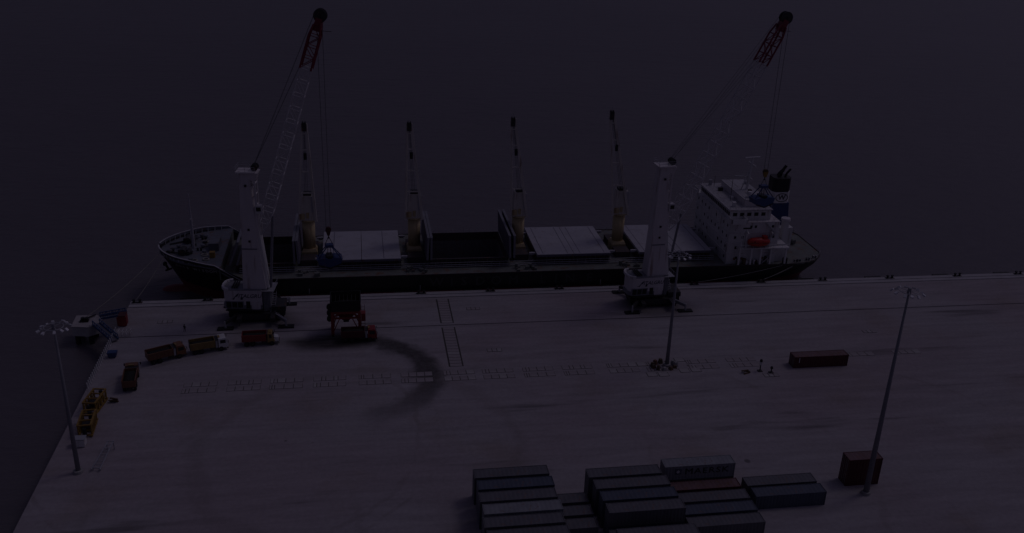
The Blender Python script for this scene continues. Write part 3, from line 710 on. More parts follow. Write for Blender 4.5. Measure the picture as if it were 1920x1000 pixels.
    def lattice(s0, s1, name, m_, chord, lace, pitch=2.9):
        n = max(1, int(round((s1-s0)/pitch))); ss = [s0+(s1-s0)*i/n for i in range(n+1)]
        c_ = MB()
        for a in (-1,1):
            for b_ in (-1,1):
                for p_, q_ in zip(ss[:-1], ss[1:]): c_.tube(jp(p_,a,b_),jp(q_,a,b_),chord,n=6)
        l_ = c_
        for i,(p_,q_) in enumerate(zip(ss[:-1], ss[1:])):
            e = 1 if i % 2 else -1
            for b_ in (-1,1): l_.tube(jp(p_,-e,b_),jp(q_,e,b_),lace,n=5)
            for a in (-1,1): l_.tube(jp(p_,a,-e),jp(q_,a,e),lace,n=5)
            l_.tube(jp(q_,-1,-1),jp(q_,1,-1),lace,n=5); l_.tube(jp(q_,-1,1),jp(q_,1,1),lace,n=5)
            l_.tube(jp(q_,-1,-1),jp(q_,-1,1),lace,n=5); l_.tube(jp(q_,1,-1),jp(q_,1,1),lace,n=5)
        return l_.build(name, m_, t)
    lattice(0, Lr, 'jib', 'jgrey', .11, .09); lattice(Lr, Lj-1.0, 'jib_tip', 'jred', .21, .09, 2.2)
    hdm = MB(); hdm.bar(jp(Lj-2.2,0,-.2), jp(Lj+.4,0,-.1), 1.9, 1.3); hdm.build('jib_head','jred',t)
    for a in (-.55,.55):
        c0 = T + D*.9 + side*(a-.16); c1 = T + D*.9 + side*(a+.16)
        sh = MB().tube(c0,c1,1.35,1.35,22).build('sheave','dark',t)
        MB().tube(T+D*.9+side*(a-.22),T+D*.9+side*(a+.22),.35,.35,12).build('axle','black',sh)
    ap = T - D*2.2; MB().bar(ap, ap+Vector(P(1,0,0))*3.0-Vector((0,0,.2)), .09).build('boom_light_arm','dred',t)
    # luffing cylinder, ropes to the tip
    cyl = MB().tube(P(3.2,.0,6.9), jp(6.2,0,-1)-D*1.5, .32, .28, 12); cyl.build('luffing_cylinder','cgrey',t); 
    w = MB()
    for v in (-.7,.7):
        w.tube(P(1.6,v,zt+1.7), T+D*.9+side*v*.8+top*1.2, .032, n=5)
        w.tube(P(1.6,v*.6,zt+1.6), jp(Lj-9,v*.8,1), .03, n=5)
    w.build('luffing_rope','wire',t)
    return t, T, D, side
tipL = Vector((46.05,-13.6,66.3)); tipR = Vector((147.0,-7.2,66.3))
craneL, *_ = harbour_crane(29.6,-10.4,math.atan2(-13.6+10.6,46.05-31.3)*.55,tipL,2.1,20.2,'left white harbour crane with steep grey jib and red tip, by the hopper')
craneR, *_ = harbour_crane(122.0,-9.9,math.atan2(2.0,22.8),tipR,2.1,18.6,'right white harbour crane with its jib leaning over the ship\'s stern')
def grab(name, x, y, z, rz, label, colour, topz, hook_z=None):
    """clamshell grab; z bottom of shells; suspended from topz by hoist ropes"""
    t = empty(name, (x, y, z), rz, label=label, cat='grab', group='blue clamshell grabs hanging from the cranes')
    for s in (-1,1):
        m = MB(); prof = [(0,0),(s*2.3,.9),(s*2.75,2.3),(s*1.1,2.6),(0,2.2)]
        m.hexa([(a,-1.45,b_) for a,b_ in prof],[(a,1.45,b_) for a,b_ in prof]); sh = m.build('shell', colour, t)
        m = MB()
        for yv in (-1.5,1.42): m.hexa([(a,yv,b_) for a,b_ in ((0,.0),(s*2.4,.85),(s*2.3,1.1),(0,.3))],[(a,yv+.08,b_) for a,b_ in ((0,.0),(s*2.4,.85),(s*2.3,1.1),(0,.3))])
        m.build('lip','black',sh)
        for yv in (-1,1): MB().bar((s*2.4,yv,2.4),(s*.45,yv*.5,4.9),.2).build('arm','blue',t)
    MB().box((-.9,-.7,4.7),(.9,.7,5.3)).build('head','blue',t)
    MB().box((-.7,-1.2,2.3),(.7,1.2,2.9)).build('lower_sheave_block','black',t)
    w = MB()
    for s in (-.3,.3): w.tube((s,0,2.9),(s,0,4.7),.07,n=5)
    hz = hook_z - z
    for sx in (-.8,.8): w.tube((sx,0,5.3),(0,0,hz-1.4),.07,n=5)
    w.build('chain','dred' if name=='grab' and x<100 else 'wire',t)
    h = empty('hook_block', (x, y, hook_z), label='%s hook block above the %s grab' % (('dark red' if x<100 else 'yellow'), ('left' if x<100 else 'right')), cat='hook block')
    cc = 'dred' if x<100 else 'dyel'
    MB().hexa([(-.25,-.35,-1.1),(.25,-.35,-1.1),(.25,.35,-1.1),(-.25,.35,-1.1)],[(-.6,-.45,.2),(.6,-.45,.2),(.6,.45,.2),(-.6,.45,.2)]).build('block_body',cc,h)
    MB().tube((0,-.3,.2),(0,.3,.2),.62,.62,16).build('sheave','rusty' if x>100 else 'dred',h)
    MB().tube((0,0,-1.1),(0,0,-1.7),.13,.1,8).ring((0,0,-1.75),.22,.09,12,5).build('hook','black',h)
    w = MB()
    for s in (-.5,.5): w.tube((s*.9,0,.3),(s*1.1,0,topz-hook_z),.055,n=5)
    w.build('hoist_rope','wire',h)
grab('grab',46.05,-13.6,13.1,math.radians(6),'dark blue clamshell grab hanging above the red hopper','blue',65.9,21.6)
grab('grab',147.8,-7.2,23.0,math.radians(10),'blue clamshell grab hanging beside the ship\'s bridge','gblue',65.9,31.4)

# ------------------------------------------------------------------ bulk carrier
YC, HB = 15.7, 14.1
OFF = Vector((88, YC, -4)); ship = empty('bulk_carrier', OFF, label='black bulk carrier moored along the quay with four cream deck cranes', cat='ship')
def sb(mb, name, m, parent=None, **k):           # ship part from world coordinates
    return mb.build(name, m, parent or ship, off=OFF, **k)
def hbf(x, z):
    """half breadth of the hull at station x, height z"""
    k = min(max((z+4)/11.0, -.6), 1)
    x0 = 9.6-5.4*k if z > -3.9 else 9.6; Lb = 30-10*max(k,0); e = .85-.27*max(k,0)
    s = min(max((x-x0)/Lb, 0), 1); f = (1-(1-s)**2)**e if s > 0 else 0
    ks = min(max((z+4)/7.0, 0), 1)
    xe = 171.2+2.8*ks; L2 = 34-22*ks; s2 = min(max((xe-x)/L2, 0), 1); g_ = (.22+.20*ks) + (1-(.22+.20*ks))*(1-(1-s2)**2.2)**(.9-.35*ks)
    if x > xe+1e-6: g_ = 0
    return HB*f*g_
def x0f(z):
    k = min(max((z+4)/11.0, -.6), 1); return 9.6-5.4*k if z > -3.9 else 9.6
def xef(z): return 171.2+2.8*min(max((z+4)/7.0, 0), 1)
ZT = [-9,-6.5,-4,-2,0,2,3.8]
def ztop(x): return 8.05 if x < 13 else (8.05-(x-13)*.10 if x < 19 else (7.45-(x-19)*(3.6/5.5) if x < 24.5 else 3.86))
ts = [0,.002,.006,.012,.02,.03,.045,.06,.075,.09,.105,.12,.135,.15,.18,.22,.3,.4,.5,.6,.7,.78,.84,.88,.91,.94,.96,.975,.985,.993,1]
vs = []; fs = []; nl = len(ZT)+2
for side in (-1,1):
    for t_ in ts:
        xd = 4.2+(174-4.2)*t_; zt_ = ztop(xd)
        for z in ZT+[3.8+(zt_-3.8)*.5, zt_]:
            xa, xb = x0f(z), xef(z); x = xa+(xb-xa)*t_
            vs.append((x, YC+side*hbf(x, z), z))
n = len(ts)
for sd_ in range(2):
    for i in range(n-1):
        for j in range(nl-1):
            a = sd_*n*nl+i*nl+j; fs.append((a,a+nl,a+nl+1,a+1))
for j in range(nl-1):
    a, b_ = (n-1)*nl+j, n*nl+(n-1)*nl+j; fs.append((a,b_,b_+1,a+1))
hull = sb(MB().add(vs, fs), 'hull', 'hull', smooth=False)
for p in hull.data.polygons: p.use_smooth = True
secs = []                               # bulbous bow
for i in range(15):
    x = 3.6+9*(i/14)**1.3; rr_ = 1.9*math.sqrt(max(.002,1-(1-min(1,i/8))**2))
    cur = [(x, YC+rr_*math.cos(a), -4.9+rr_*1.15*math.sin(a)) for a in [k*math.pi/8 for k in range(16)]]
    secs.append(cur)
sb(MB().loft(secs), 'bulbous_bow', 'hull', smooth=True)
# inner bulwark and cap rail round the bow
xs_b = [4.25,4.5,5,5.8,6.8,8,9.5,11,13,15,17,19,21,23,24.5]
for sd_ in (-1,1):
    inn = MB(); cap = MB()
    for a, b_ in zip(xs_b[:-1], xs_b[1:]):
        za, zb_ = ztop(a), ztop(b_); A = YC+sd_*(hbf(a,min(za,7))-.18); B = YC+sd_*(hbf(b_,min(zb_,7))-.18)
        inn.add([(a+.1,A,min(za-1.1,6.9)),(b_+.1,B,min(zb_-1.1,6.9)),(b_+.1,B,zb_),(a+.1,A,za)],[(0,1,2,3)])
        cap.bar((a,YC+sd_*(hbf(a,min(za,7))-.08),za+.05),(b_,YC+sd_*(hbf(b_,min(zb_,7))-.08),zb_+.05),.32,.14)
    sb(inn,'bulwark_inner','fdeck'); sb(cap,'bulwark_cap','hatch')
st_ = MB()
for x in [5.2,6,7,8,9,10.2,11.4,12.8,14.2,15.8,17.4]:
    for sd_ in (1,-1): y = YC+sd_*(hbf(x,7)-.3); st_.bar((x,y,6.95),(x,y-sd_*.0,7.9),.12,.12); st_.bar((x,y-sd_*.7,6.95),(x,y,7.8),.1,.1)
sb(st_,'bulwark_stay','steel',kind='stuff')
# decks
def outline(xs, z, inset=.1): return [(x, YC-hbf(x,z)+inset) for x in xs] + [(x, YC+hbf(x,z)-inset) for x in reversed(xs)]
fx = [4.6,5.2,6,7,8,9.5,11,13,15,17,19,20.2]
sb(MB().prism(outline(fx,7),6.75,6.9),'forecastle_deck','fdeck')
sb(MB().box((20.0,YC-HB+.5,3.8),(20.2,YC+HB-.5,6.75)),'forecastle_bulkhead','deck')
HX = [(24.2,36.4),(43.7,62.3),(70.2,89.0),(96.7,115.2),(123.2,142.0)]
HY0, HY1 = 6.9, 24.5
dk = MB(); xs_d = [20.2,22,24.2,28,32,36.4]
def deckstrip(xa, xb, ya, yb, z0=3.6, z1=3.8): dk.box((xa,ya,z0),(xb,yb,z1))
allx = sorted(set([20.2]+[v for h_ in HX for v in h_]+[150,158,164,167,169,171,172.5,173.9]))
# forward tapering strip
dk.prism([(20.2,YC-hbf(20.2,3.8)+.05),(24.2,YC-hbf(24.2,3.8)+.05),(24.2,YC+hbf(24.2,3.8)-.05),(20.2,YC+hbf(20.2,3.8)-.05)],3.6,3.8)
dk.prism([(24.2,YC-hbf(24.2,3.8)+.05),(30,YC-hbf(30,3.8)+.05),(36.4,YC-hbf(36.4,3.8)+.05),(36.4,HY0),(24.2,HY0)],3.6,3.8)
dk.prism([(24.2,YC+hbf(24.2,3.8)-.05),(30,YC+hbf(30,3.8)-.05),(36.4,YC+hbf(36.4,3.8)-.05),(36.4,HY1),(24.2,HY1)],3.6,3.8)
for i,(a,b_) in enumerate(HX):
    if i: deckstrip(a,b_,YC-HB+.06,HY0); deckstrip(a,b_,HY1,YC+HB-.06)
    nx = HX[i+1][0] if i < 4 else 150
    deckstrip(b_, nx, YC-HB+.06, YC+HB-.06)
ax = [150,158,162,164,166,168,170,171.5,173,173.9]
dk.prism([(x,YC-hbf(x,3.8)+.06) for x in ax]+[(x,YC+hbf(x,3.8)-.06) for x in reversed(ax)],3.6,3.8)
deck = sb(dk,'main_deck','deck')
# sheer strake edge and rails
ed = MB()
for sd_ in (-1,1):
    xx = [24.5,30,40,60,100,140,155,162,165,168,170,172,173.2,173.95]
    for a,b_ in zip(xx[:-1],xx[1:]): ed.bar((a,YC+sd_*(hbf(a,3.8)-.05),3.9),(b_,YC+sd_*(hbf(b_,3.8)-.05),3.9),.16,.14)
ed.bar((173.95,YC-hbf(173.95,3.8),3.9),(173.95,YC+hbf(173.95,3.8),3.9),.16,.14)
sb(ed,'deck_edge','coam')
rl = MB()
def rail(xa, xb, y, z, step=1.6, h_=1.05, yb=None):
    yb = y if yb is None else yb; n_ = max(1,int(abs(xb-xa)/step))
    for k in range(n_+1):
        f_ = k/n_; rl.bar((xa+(xb-xa)*f_,y+(yb-y)*f_,z),(xa+(xb-xa)*f_,y+(yb-y)*f_,z+h_),.05)
    for q_ in (.5,1): rl.bar((xa,y,z+h_*q_),(xb,yb,z+h_*q_),.045)
rail(26,143,YC+HB-.25,3.8); 
aft = [163,165,167,169,170.5,172,173.3,173.8]
for a,b_ in zip(aft[:-1],aft[1:]):
    for sd_ in (-1,1): rail(a,b_,YC+sd_*(hbf(a,3.8)-.2),3.8,1.5,1.05,YC+sd_*(hbf(b_,3.8)-.2))
sb(rl,'deck_rail','steel')
pp = MB()
for y, z, r_ in ((6.05,4.45,.10),(5.7,4.15,.08),(5.95,5.1,.06)): pp.tube((24,y,z),(143,y,z),r_,n=6)
for k in range(60): pp.bar((25+k*2,6.05,3.8),(25+k*2,6.05,5.1),.07)
sb(pp,'deck_pipe','steel')
# hatches
def hatch_cover(x0,x1,z):
    c = MB(); c.box((x0,5.9,z),(x1,25.5,z+.62)); return c
for i,(a,b_) in enumerate(HX):
    co = MB()
    co.box((a-.25,HY0-.2,3.8),(b_+.25,HY0,5.95)); co.box((a-.25,HY1,3.8),(b_+.25,HY1+.2,5.95)); co.box((a-.25,HY0,3.8),(a,HY1,5.95)); co.box((b_,HY0,3.8),(b_+.25,HY1,5.95))
    co.box((a-.5,HY0-.65,5.85),(b_+.5,HY0-.2,5.97)); 
    cm = sb(co,'hatch_coaming','coam')
    sy = MB()
    for k in range(int((b_-a)/1.15)+1):
        x = a+k*1.15; sy.add([(x,HY0-.2,3.8),(x,HY0-.85,3.8),(x,HY0-.5,5.85),(x,HY0-.2,5.85)],[(0,1,2,3)]); sy.box((x-.04,HY0-.62,3.8),(x+.04,HY0-.52,5.85))
    o = sy.build('coaming_stay','deck',cm,off=OFF,kind='stuff')
    if i in (1,3,4):
        mid = (a+b_)/2
        for k,(p_,q_) in enumerate(((a-.2,mid-.06),(mid+.06,b_+.2))):
            cv = sb(hatch_cover(p_,q_,6.02),'hatch_cover','hatch')
            rb = MB()
            if i == 1: rb.box((p_+2.6 if k == 0 else q_-4.2,6.3,6.64),(p_+2.75 if k == 0 else q_-4.05,25.1,6.67))
            else: rb.box((p_+1.5,6.3,6.64),(p_+1.62,25.1,6.67)); rb.box((q_-1.6,6.3,6.64),(q_-1.48,25.1,6.67))
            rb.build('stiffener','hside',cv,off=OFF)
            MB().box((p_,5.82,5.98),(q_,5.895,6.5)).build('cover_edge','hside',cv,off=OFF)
        for y in (8.2,22.5):
            for x_ in (a-.3, b_+.3):
                arm = MB(); s_ = -1 if x_ < mid else 1; arm.box((x_,y-.25,5.9),(x_+s_*1.6,y+.25,6.35)); arm.box((x_+s_*.3,y+.25,5.5),(x_+s_*1.3,y+.75,6.2)); sb(arm,'hinge_arm','hatch')
    else:
        # open hatch: folded panels standing on edge at the ends, dark hold between
        h_ = MB(); zb_ = -8.9
        for (p_,q_,r_,s_) in ((a,b_,HY0,HY0+.05),(a,b_,HY1-.05,HY1)): h_.box((p_,r_,zb_),(q_,s_,3.8))
        h_.box((a,HY0,zb_),(a+.05,HY1,3.8)); h_.box((b_-.05,HY0,zb_),(b_,HY1,3.8)); sb(h_,'hold_wall','hold')
        cg = MB(); nx_, ny_ = 14, 12; V = []; Fc = []; rr = random.Random(i+10)
        for ix in range(nx_+1):
            for iy in range(ny_+1):
                fx_, fy_ = ix/nx_, iy/ny_; V.append((a+.1+(b_-a-.2)*fx_, HY0+.1+(HY1-HY0-.2)*fy_, -7.4+1.8*math.sin(fx_*3.1)*math.sin(fy_*3.1)+rr.uniform(-.3,.3)))
        for ix in range(nx_):
            for iy in range(ny_): k = ix*(ny_+1)+iy; Fc.append((k,k+ny_+1,k+ny_+2,k+1))
        sb(MB().add(V,Fc),'cargo','coal')
        if i == 2: pan = [(a-1.5,a-1.2,0),(a-.55,a-.5,0),(b_+.35,b_+.1,0),(b_+1.35,b_+1.3,0)]
        else: pan = [(a-2.6,a-.3,0),(a-.9,a+1.0,0),(b_+.35,b_+.3,0),(b_+1.3,b_+1.0,0)]
        for xb_,xt_,_ in pan:
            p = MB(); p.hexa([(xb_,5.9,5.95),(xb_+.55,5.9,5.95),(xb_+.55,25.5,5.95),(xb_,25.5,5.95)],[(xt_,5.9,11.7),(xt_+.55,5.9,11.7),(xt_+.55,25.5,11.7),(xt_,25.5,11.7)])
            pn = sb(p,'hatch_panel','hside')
            e = MB(); e.hexa([(xt_-.03,5.8,11.7),(xt_+.58,5.8,11.7),(xt_+.58,25.6,11.7),(xt_-.03,25.6,11.7)],[(xt_-.03,5.8,11.86),(xt_+.58,5.8,11.86),(xt_+.58,25.6,11.86),(xt_-.03,25.6,11.86)])
            e.hexa([(xb_+.02,5.75,5.95),(xb_+.53,5.75,5.95),(xb_+.53,5.895,5.95),(xb_+.02,5.895,5.95)],[(xt_+.02,5.75,11.7),(xt_+.53,5.75,11.7),(xt_+.53,5.895,11.7),(xt_+.02,5.895,11.7)])
            e.build('panel_edge','cgrey',pn,off=OFF)
# cross-deck houses and gear between hatches
for x in (40.2,66.3,93.0,119.7):
    MB().box((x-1.9,YC-6.5,3.8),(x+1.9,YC-2.4,5.4)).build('mast_house','coam',ship,off=OFF); MB().box((x-1.9,YC+2.4,3.8),(x+1.9,YC+6.5,5.4)).build('mast_house','coam',ship,off=OFF)
    rr = random.Random(int(x)); g_ = MB()
    for k in range(9):
        px_, py_ = x+rr.uniform(-2.6,2.6), rr.uniform(2.4,5.6); s_ = rr.uniform(.2,.55); g_.box((px_-s_,py_-s_*.7,3.8),(px_+s_,py_+s_*.7,3.8+rr.uniform(.3,1.1)))
    g_.tube((x-2,4.4,3.8),(x-2,4.4,5.0),.3,.42,8); g_.tube((x+2.1,3.2,3.8),(x+2.1,3.2,4.7),.25,.4,8)
    g_.build('deck_fitting','deck',ship,off=OFF,kind='stuff')
# ---- deck cranes
def deck_crane(x, tx, tz, lean):
    c = empty('deck_crane', (x-OFF.x, 0, 3.8-OFF.z)); c.parent = ship
    # local: origin on deck, z up
    m = MB(); m.box((-1.9,-1.9,0),(1.9,1.9,1.9)); m.hexa([(-1.9,-1.9,1.9),(1.9,-1.9,1.9),(1.9,1.9,1.9),(-1.9,1.9,1.9)],[(-1.55,-1.55,2.6),(1.55,-1.55,2.6),(1.55,1.55,2.6),(-1.55,1.55,2.6)]); m.build('pedestal_base','yel',c)
    MB().tube((0,0,2.6),(0,0,9.9),1.5,1.6,20).build('pedestal','yel',c,smooth=True)
    MB().tube((0,0,9.9),(0,0,10.15),2.1,2.1,20).build('slewing_platform','yel',c)
    m = MB(); m.hexa([(-1.75,-1.6,10.15),(1.75,-1.6,10.15),(1.75,1.7,10.15),(-1.75,1.7,10.15)],[(-1.25,-1.3,16.4),(1.45,-1.3,16.4),(1.45,1.3,16.4),(-1.25,1.3,16.4)]); hs = m.build('crane_house','cream',c)
    MB().box((-1.95,-2.1,10.6),(-.7,-1.62,12.0)).build('cab','yel',hs)
    MB().box((-.35,-1.62,10.7),(.35,-1.58,12.2)).build('door','yel',hs)
    MB().box((.9,-1.5,11),(1.85,-1.3,16.2)).build('ladder','hatch',hs)
    for k in (0,1): MB().tube((-.5+k*.9,-.5,16.7),(-.2+k*.9,-.5,16.7),.6,.6,14).build('winch_sheave','black',hs)
    MB().box((-.9,-1.1,16.4),(1.1,1.1,16.95)).build('winch_head','dark',hs)
    # jib raised: two plate chords converging to the tip
    T = Vector((tx-x, lean, tz-3.8)); wL, wR = Vector((-2.15,-1.75,9.9)), Vector((1.95,-1.75,9.9))
    j = MB(); tl, tr = T+Vector((-.45,0,0)), T+Vector((.45,0,0))
    j.bar(wL, tl, .26, .5); j.bar(wR, tr, .34, .6)
    for f_ in (.3,.52,.74,.9): j.bar(wL.lerp(tl,f_), wR.lerp(tr,f_), .16, .3)
    jb = j.build('jib','cream',c)
    MB().bar(T+Vector((0,0,-1.8)),T+Vector((0,0,.2)),1.05,.8).build('jib_head','dark',c)
    for s in (-.3,.3): MB().tube(T+Vector((s-.1,0,.1)),T+Vector((s+.1,0,.1)),.5,.5,14).build('sheave','black',jb)
    MB().bar(T+Vector((0,0,.3)),T+Vector((0,0,1.5)),.08).build('lightning_rod','steel',jb)
    w = MB()
    for s in (-.5,-.15,.25): w.tube((s,-.5,16.9),(T.x+s*.6,T.y,T.z-.3),.04,n=5)
    w.build('luffing_wire','wire',c)
    hp = T.lerp(Vector((0,-1.75,16)),.42); hk = MB().tube(hp+Vector((0,0,-1.0)),hp+Vector((0,0,.6)),.38,.38,8); hk.build('hook_block','black',c)
    MB().tube(hp,T,.05,n=5).build('hoist_wire','wire',c)
    return c
deck_crane(40.2,40.4,38.3,-1.5); deck_crane(66.3,65.2,38.2,-1.5); deck_crane(93.0,90.5,39.2,-1.5); deck_crane(119.7,115.3,40.8,-1.5)
# loose hook of the fourth crane hanging left of its jib
# ---- superstructure
SX0, SX1, SY0, SY1 = 145.3, 158.6, 3.2, 28.2
lv = [3.8,6.6,9.4,12.2,15.0]
acc = empty('superstructure', (0,0,0)); acc.parent = ship
def sp_(mb, name, m, parent=None, **k): return mb.build(name, m, parent or acc, off=OFF, **k)
sp_(MB().box((SX0,SY0,3.8),(SX1,SY1,15.0)),'deckhouse','white')
for i,z in enumerate(lv[1:]): sp_(MB().box((SX0-.12,SY0-.12,z-.06),(SX1+.12,SY1+.12,z+.06)),'deck_ledge','cwhite')
sp_(MB().box((SX0+.3,SY0+1.5,15.06),(156.5,SY1-1.5,17.7)),'wheelhouse','white')
sp_(MB().box((SX0-.3,1.5,15.06),(149.2,30.0,15.3)),'bridge_wing','white')
for y0_,y1_,ya_ in ((1.5,4.7,1.5),(26.7,30.0,29.88)):
    wg = MB(); wg.box((SX0-.3,ya_,15.3),(149.2,ya_+.12,16.4)); wg.box((SX0-.3,y0_,15.3),(SX0-.18,y1_,16.4)); wg.box((149.08,y0_,15.3),(149.2,y1_,16.4)); sp_(wg,'wing_bulwark','white')
for y in (1.6,29.8): sp_(MB().bar((147,y,15.1),(147,y+(2 if y<10 else -2),12.4),.3),'wing_bracket','white')
nwin = 17
for k in range(nwin):
    y = SY0+2.0+k*(SY1-SY0-4.0-.9)/(nwin-1); sp_(MB().box((SX0+.25,y,16.2),(SX0+.29,y+.95,17.15)),'bridge_window','glass')
for k in range(5): sp_(MB().box((SX0+1+k*1.9,SY0+1.46,16.2),(SX0+2.1+k*1.9,SY0+1.49,17.1)),'bridge_window','glass')
sp_(MB().box((SX0-.1,SY0+1.2,17.7),(156.8,SY1-1.2,17.9)),'wheelhouse_roof','roofg')
wn = MB().box((-.02,-.28,-.36),(.02,.28,.36)).build('window','glass',acc); wn.location = (SX0-.02-OFF.x, 0, 0); first = True
rr = random.Random(4)
for li,z in enumerate(lv[:5-1]):
    for k in range(9):
        if rr.random() < .18: continue
        y = SY0+1.6+k*2.72
        if not first: wn = wn.copy(); COL.objects.link(wn); wn.parent = acc
        first = False; wn.location = (SX0-.02-OFF.x, y-OFF.y, z+1.6-OFF.z)
ws = MB().box((-.28,-.02,-.34),(.28,.02,.34)).build('window','glass',acc); first = True
for z,xs_ in ((12.2,(151.0,152.2,156.8)),(9.4,(147.0,149.0,155.5,157.3)),(6.6,(147.5,150,153,156)),(3.8,(148,152,156))):
    for x in xs_:
        if not first: ws = ws.copy(); COL.objects.link(ws); ws.parent = acc
        first = False; ws.location = (x-OFF.x, SY0-.02-OFF.y, z+1.6-OFF.z)
sp_(MB().box((148.9,SY0-.03,13.2),(151.1,SY0-.005,13.6)),'nameboard','black')
sp_(MB().box((150.2,7,17.9),(156.2,24,19.6)),'upper_house','cwhite'); sp_(MB().box((150,6.8,19.6),(156.4,24.2,19.75)),'upper_roof','roofg')
rl = MB()
rail(SX0+.2,SX0+.25,4.8,17.9,1,1,26.5); rail(SX0,156.5,4.8,17.9,1.5); rail(SX1-2,SX1,SY0,15.06,1.2); rail(149.2,SX1,SY0,15.06,1.4); rail(150.2,156.2,7,19.75,1.3); rail(150.1,150.2,7,19.75,1.2,1,24)
sp_(rl,'railing','steel')
for k,z in enumerate((3.8,6.6,9.4,12.2)):
    m = MB(); xa, xb = (157.2,154.6) if k % 2 else (154.6,157.2)
    for s_ in (SY0-.95,SY0-.2): m.bar((xa,s_,z+.1),(xb,s_,z+2.8),.12,.22)
    for i_ in range(8): m.box((xa+(xb-xa)*i_/8-.12,SY0-.95,z+.2+i_*.34),(xa+(xb-xa)*i_/8+.12,SY0-.2,z+.25+i_*.34))
    sp_(m,'outside_stair','steel')
for k,(x_,y_,a_,b_,h_) in enumerate(((147,7,.8,.8,1.1),(148,20,1.2,.6,.8),(147.2,25,.7,.7,1.4),(149,13,.6,1.5,.5),(153,12,.8,.8,.9),(155,20,.9,.6,.7))):
    zz = 17.9 if x_ < 150 else 19.75; sp_(MB().box((x_,y_,zz),(x_+a_,y_+b_,zz+h_)).box((x_-.05,y_-.05,zz+h_),(x_+a_+.05,y_+b_+.05,zz+h_+.08)),'roof_locker',('white','dark','steel')[k%3])
for x_ in (147.5,149.5,155,157): sp_(MB().ring((x_,SY0-.12,5.2),.01,.36,3,8),'lifebuoy','orange')
# radar mast
rm = MB(); rm.bar((153.9,15.7,19.7),(154.6,15.7,28.2),.5,.5); rm.bar((152.4,15.7,19.7),(154.4,15.7,26),.2); rm.bar((154.6,13.4,26.6),(154.6,18,26.6),.2); rm.bar((154.3,15.7,23.2),(151.2,15.7,23.2),.2); rm.bar((154.6,14.3,22.8),(154.6,17.1,22.8),.15)
sp_(rm,'radar_mast','white')
sp_(MB().bar((152.2,15.2,28.45),(156.6,15.9,28.45),.35,.25).bar((154.5,15.7,28.1),(154.5,15.7,28.5),.3),'radar_scanner','white')
sp_(MB().bar((149.8,15.0,23.6),(152.8,15.4,23.6),.3,.2),'radar_scanner','steel')
sp_(MB().bar((148.2,12,17.9),(148.2,12,23.5),.1).bar((148.2,8,22.8),(148.2,16,22.8),.05).bar((148.2,24,17.9),(148.2,24,21),.08),'antenna','dark')
sp_(MB().tube((152,9,19.7),(152,9,20.3),.3,.3,10).tube((152,9,20.3),(152,9,21.3),.7,.55,12),'satellite_dome','white')
# casing and funnel
sp_(MB().box((159,11.3,3.8),(166.5,20.1,10.2)),'engine_casing','white')
sp_(MB().hexa([(160.6,13.6,10.2),(166.0,13.6,10.2),(166.0,17.8,10.2),(160.6,17.8,10.2)],[(160.6,13.6,16.5),(165.4,13.6,16.5),(165.4,17.8,16.5),(160.6,17.8,16.5)]),'funnel_base','blue')
fn = empty('funnel', (0,0,0)); fn.parent = ship
def fpoly(g_): return [(160.5-g_,14.4),(161.2-g_*.5,13.4-g_),(164.6,13.4-g_),(165.5+g_,14.6),(165.5+g_,16.8),(164.6,18.0+g_),(161.2-g_*.5,18.0+g_),(160.5-g_,17.0)]
MB().prism(fpoly(.12),16.5,19.5).build('funnel_band','fwhite',fn,off=OFF); MB().prism(fpoly(0),19.5,23.2).build('funnel_top','black',fn,off=OFF)
lettering('W', 1.9, 'emblem_letter', 'letterk', fn, Matrix.Translation((163.0-OFF.x, 13.26-OFF.y, 18.0-OFF.z)) @ RX90, .02, 0, .05)
ov = MB(); nn = 28
pa = [(163.0+1.75*math.cos(2*math.pi*i/nn), 18.0+1.2*math.sin(2*math.pi*i/nn)) for i in range(nn)]; pb = [(163.0+1.52*math.cos(2*math.pi*i/nn), 18.0+1.0*math.sin(2*math.pi*i/nn)) for i in range(nn)]
ov.add([(x,13.255,z) for x,z in pa]+[(x,13.255,z) for x,z in pb],[(i,(i+1)%nn,nn+(i+1)%nn,nn+i) for i in range(nn)]); ov.build('emblem_oval','letterk',fn,off=OFF)
for (dx,dy,h_,r_) in ((162,15,1.2,.3),(163,16,2.0,.38),(164,15.2,1.4,.28),(162.6,16.8,1.0,.25)):
    MB().tube((dx,dy,23.2),(dx+.3,dy,23.2+h_*.6),r_,r_,10).tube((dx+.3,dy,23.2+h_*.6),(dx+1.3,dy,23.6+h_*1.2),r_,r_,10).build('exhaust_pipe','black',fn,off=OFF)
# gallery (boat deck) on the quay side with its stanchions
gl = MB(); gl.box((147.6,1.75,8.2),(161.5,SY0,8.45)); gl.bar((147.6,1.8,9.3),(161.5,1.8,9.3),.1); 
for k in range(8): gl.bar((147.8+k*1.95,1.8,8.4),(147.8+k*1.95,1.8,9.3),.07)
sp_(gl,'boat_deck','white')
for x in (148.2,151.4,154.0,156.7,160.8): sp_(MB().bar((x,1.95,3.8),(x,1.95,8.2),.42,.42),'stanchion','white')
for x in (149.9,156.3): sp_(MB().bar((x,2.6,8.4),(x,2.9,12.8),.28).bar((x,2.9,12.8),(x,1.6,12.4),.24),'davit','white')
sp_(MB().bar((148.3,1.8,8.4),(148.6,2.4,13.4),.2),'gangway_davit','white')
sp_(MB().hexa([(161.6,7.2,3.8),(163.4,7.2,3.8),(163.4,9,3.8),(161.6,9,3.8)],[(161.8,7.4,13.6),(163.2,7.4,13.6),(163.2,8.8,13.6),(161.8,8.8,13.6)]),'provision_crane_post','white')
sp_(MB().tube((162.5,8.1,13.6),(162.5,8.1,14.2),1.3,1.2,14),'provision_crane_top','cwhite')
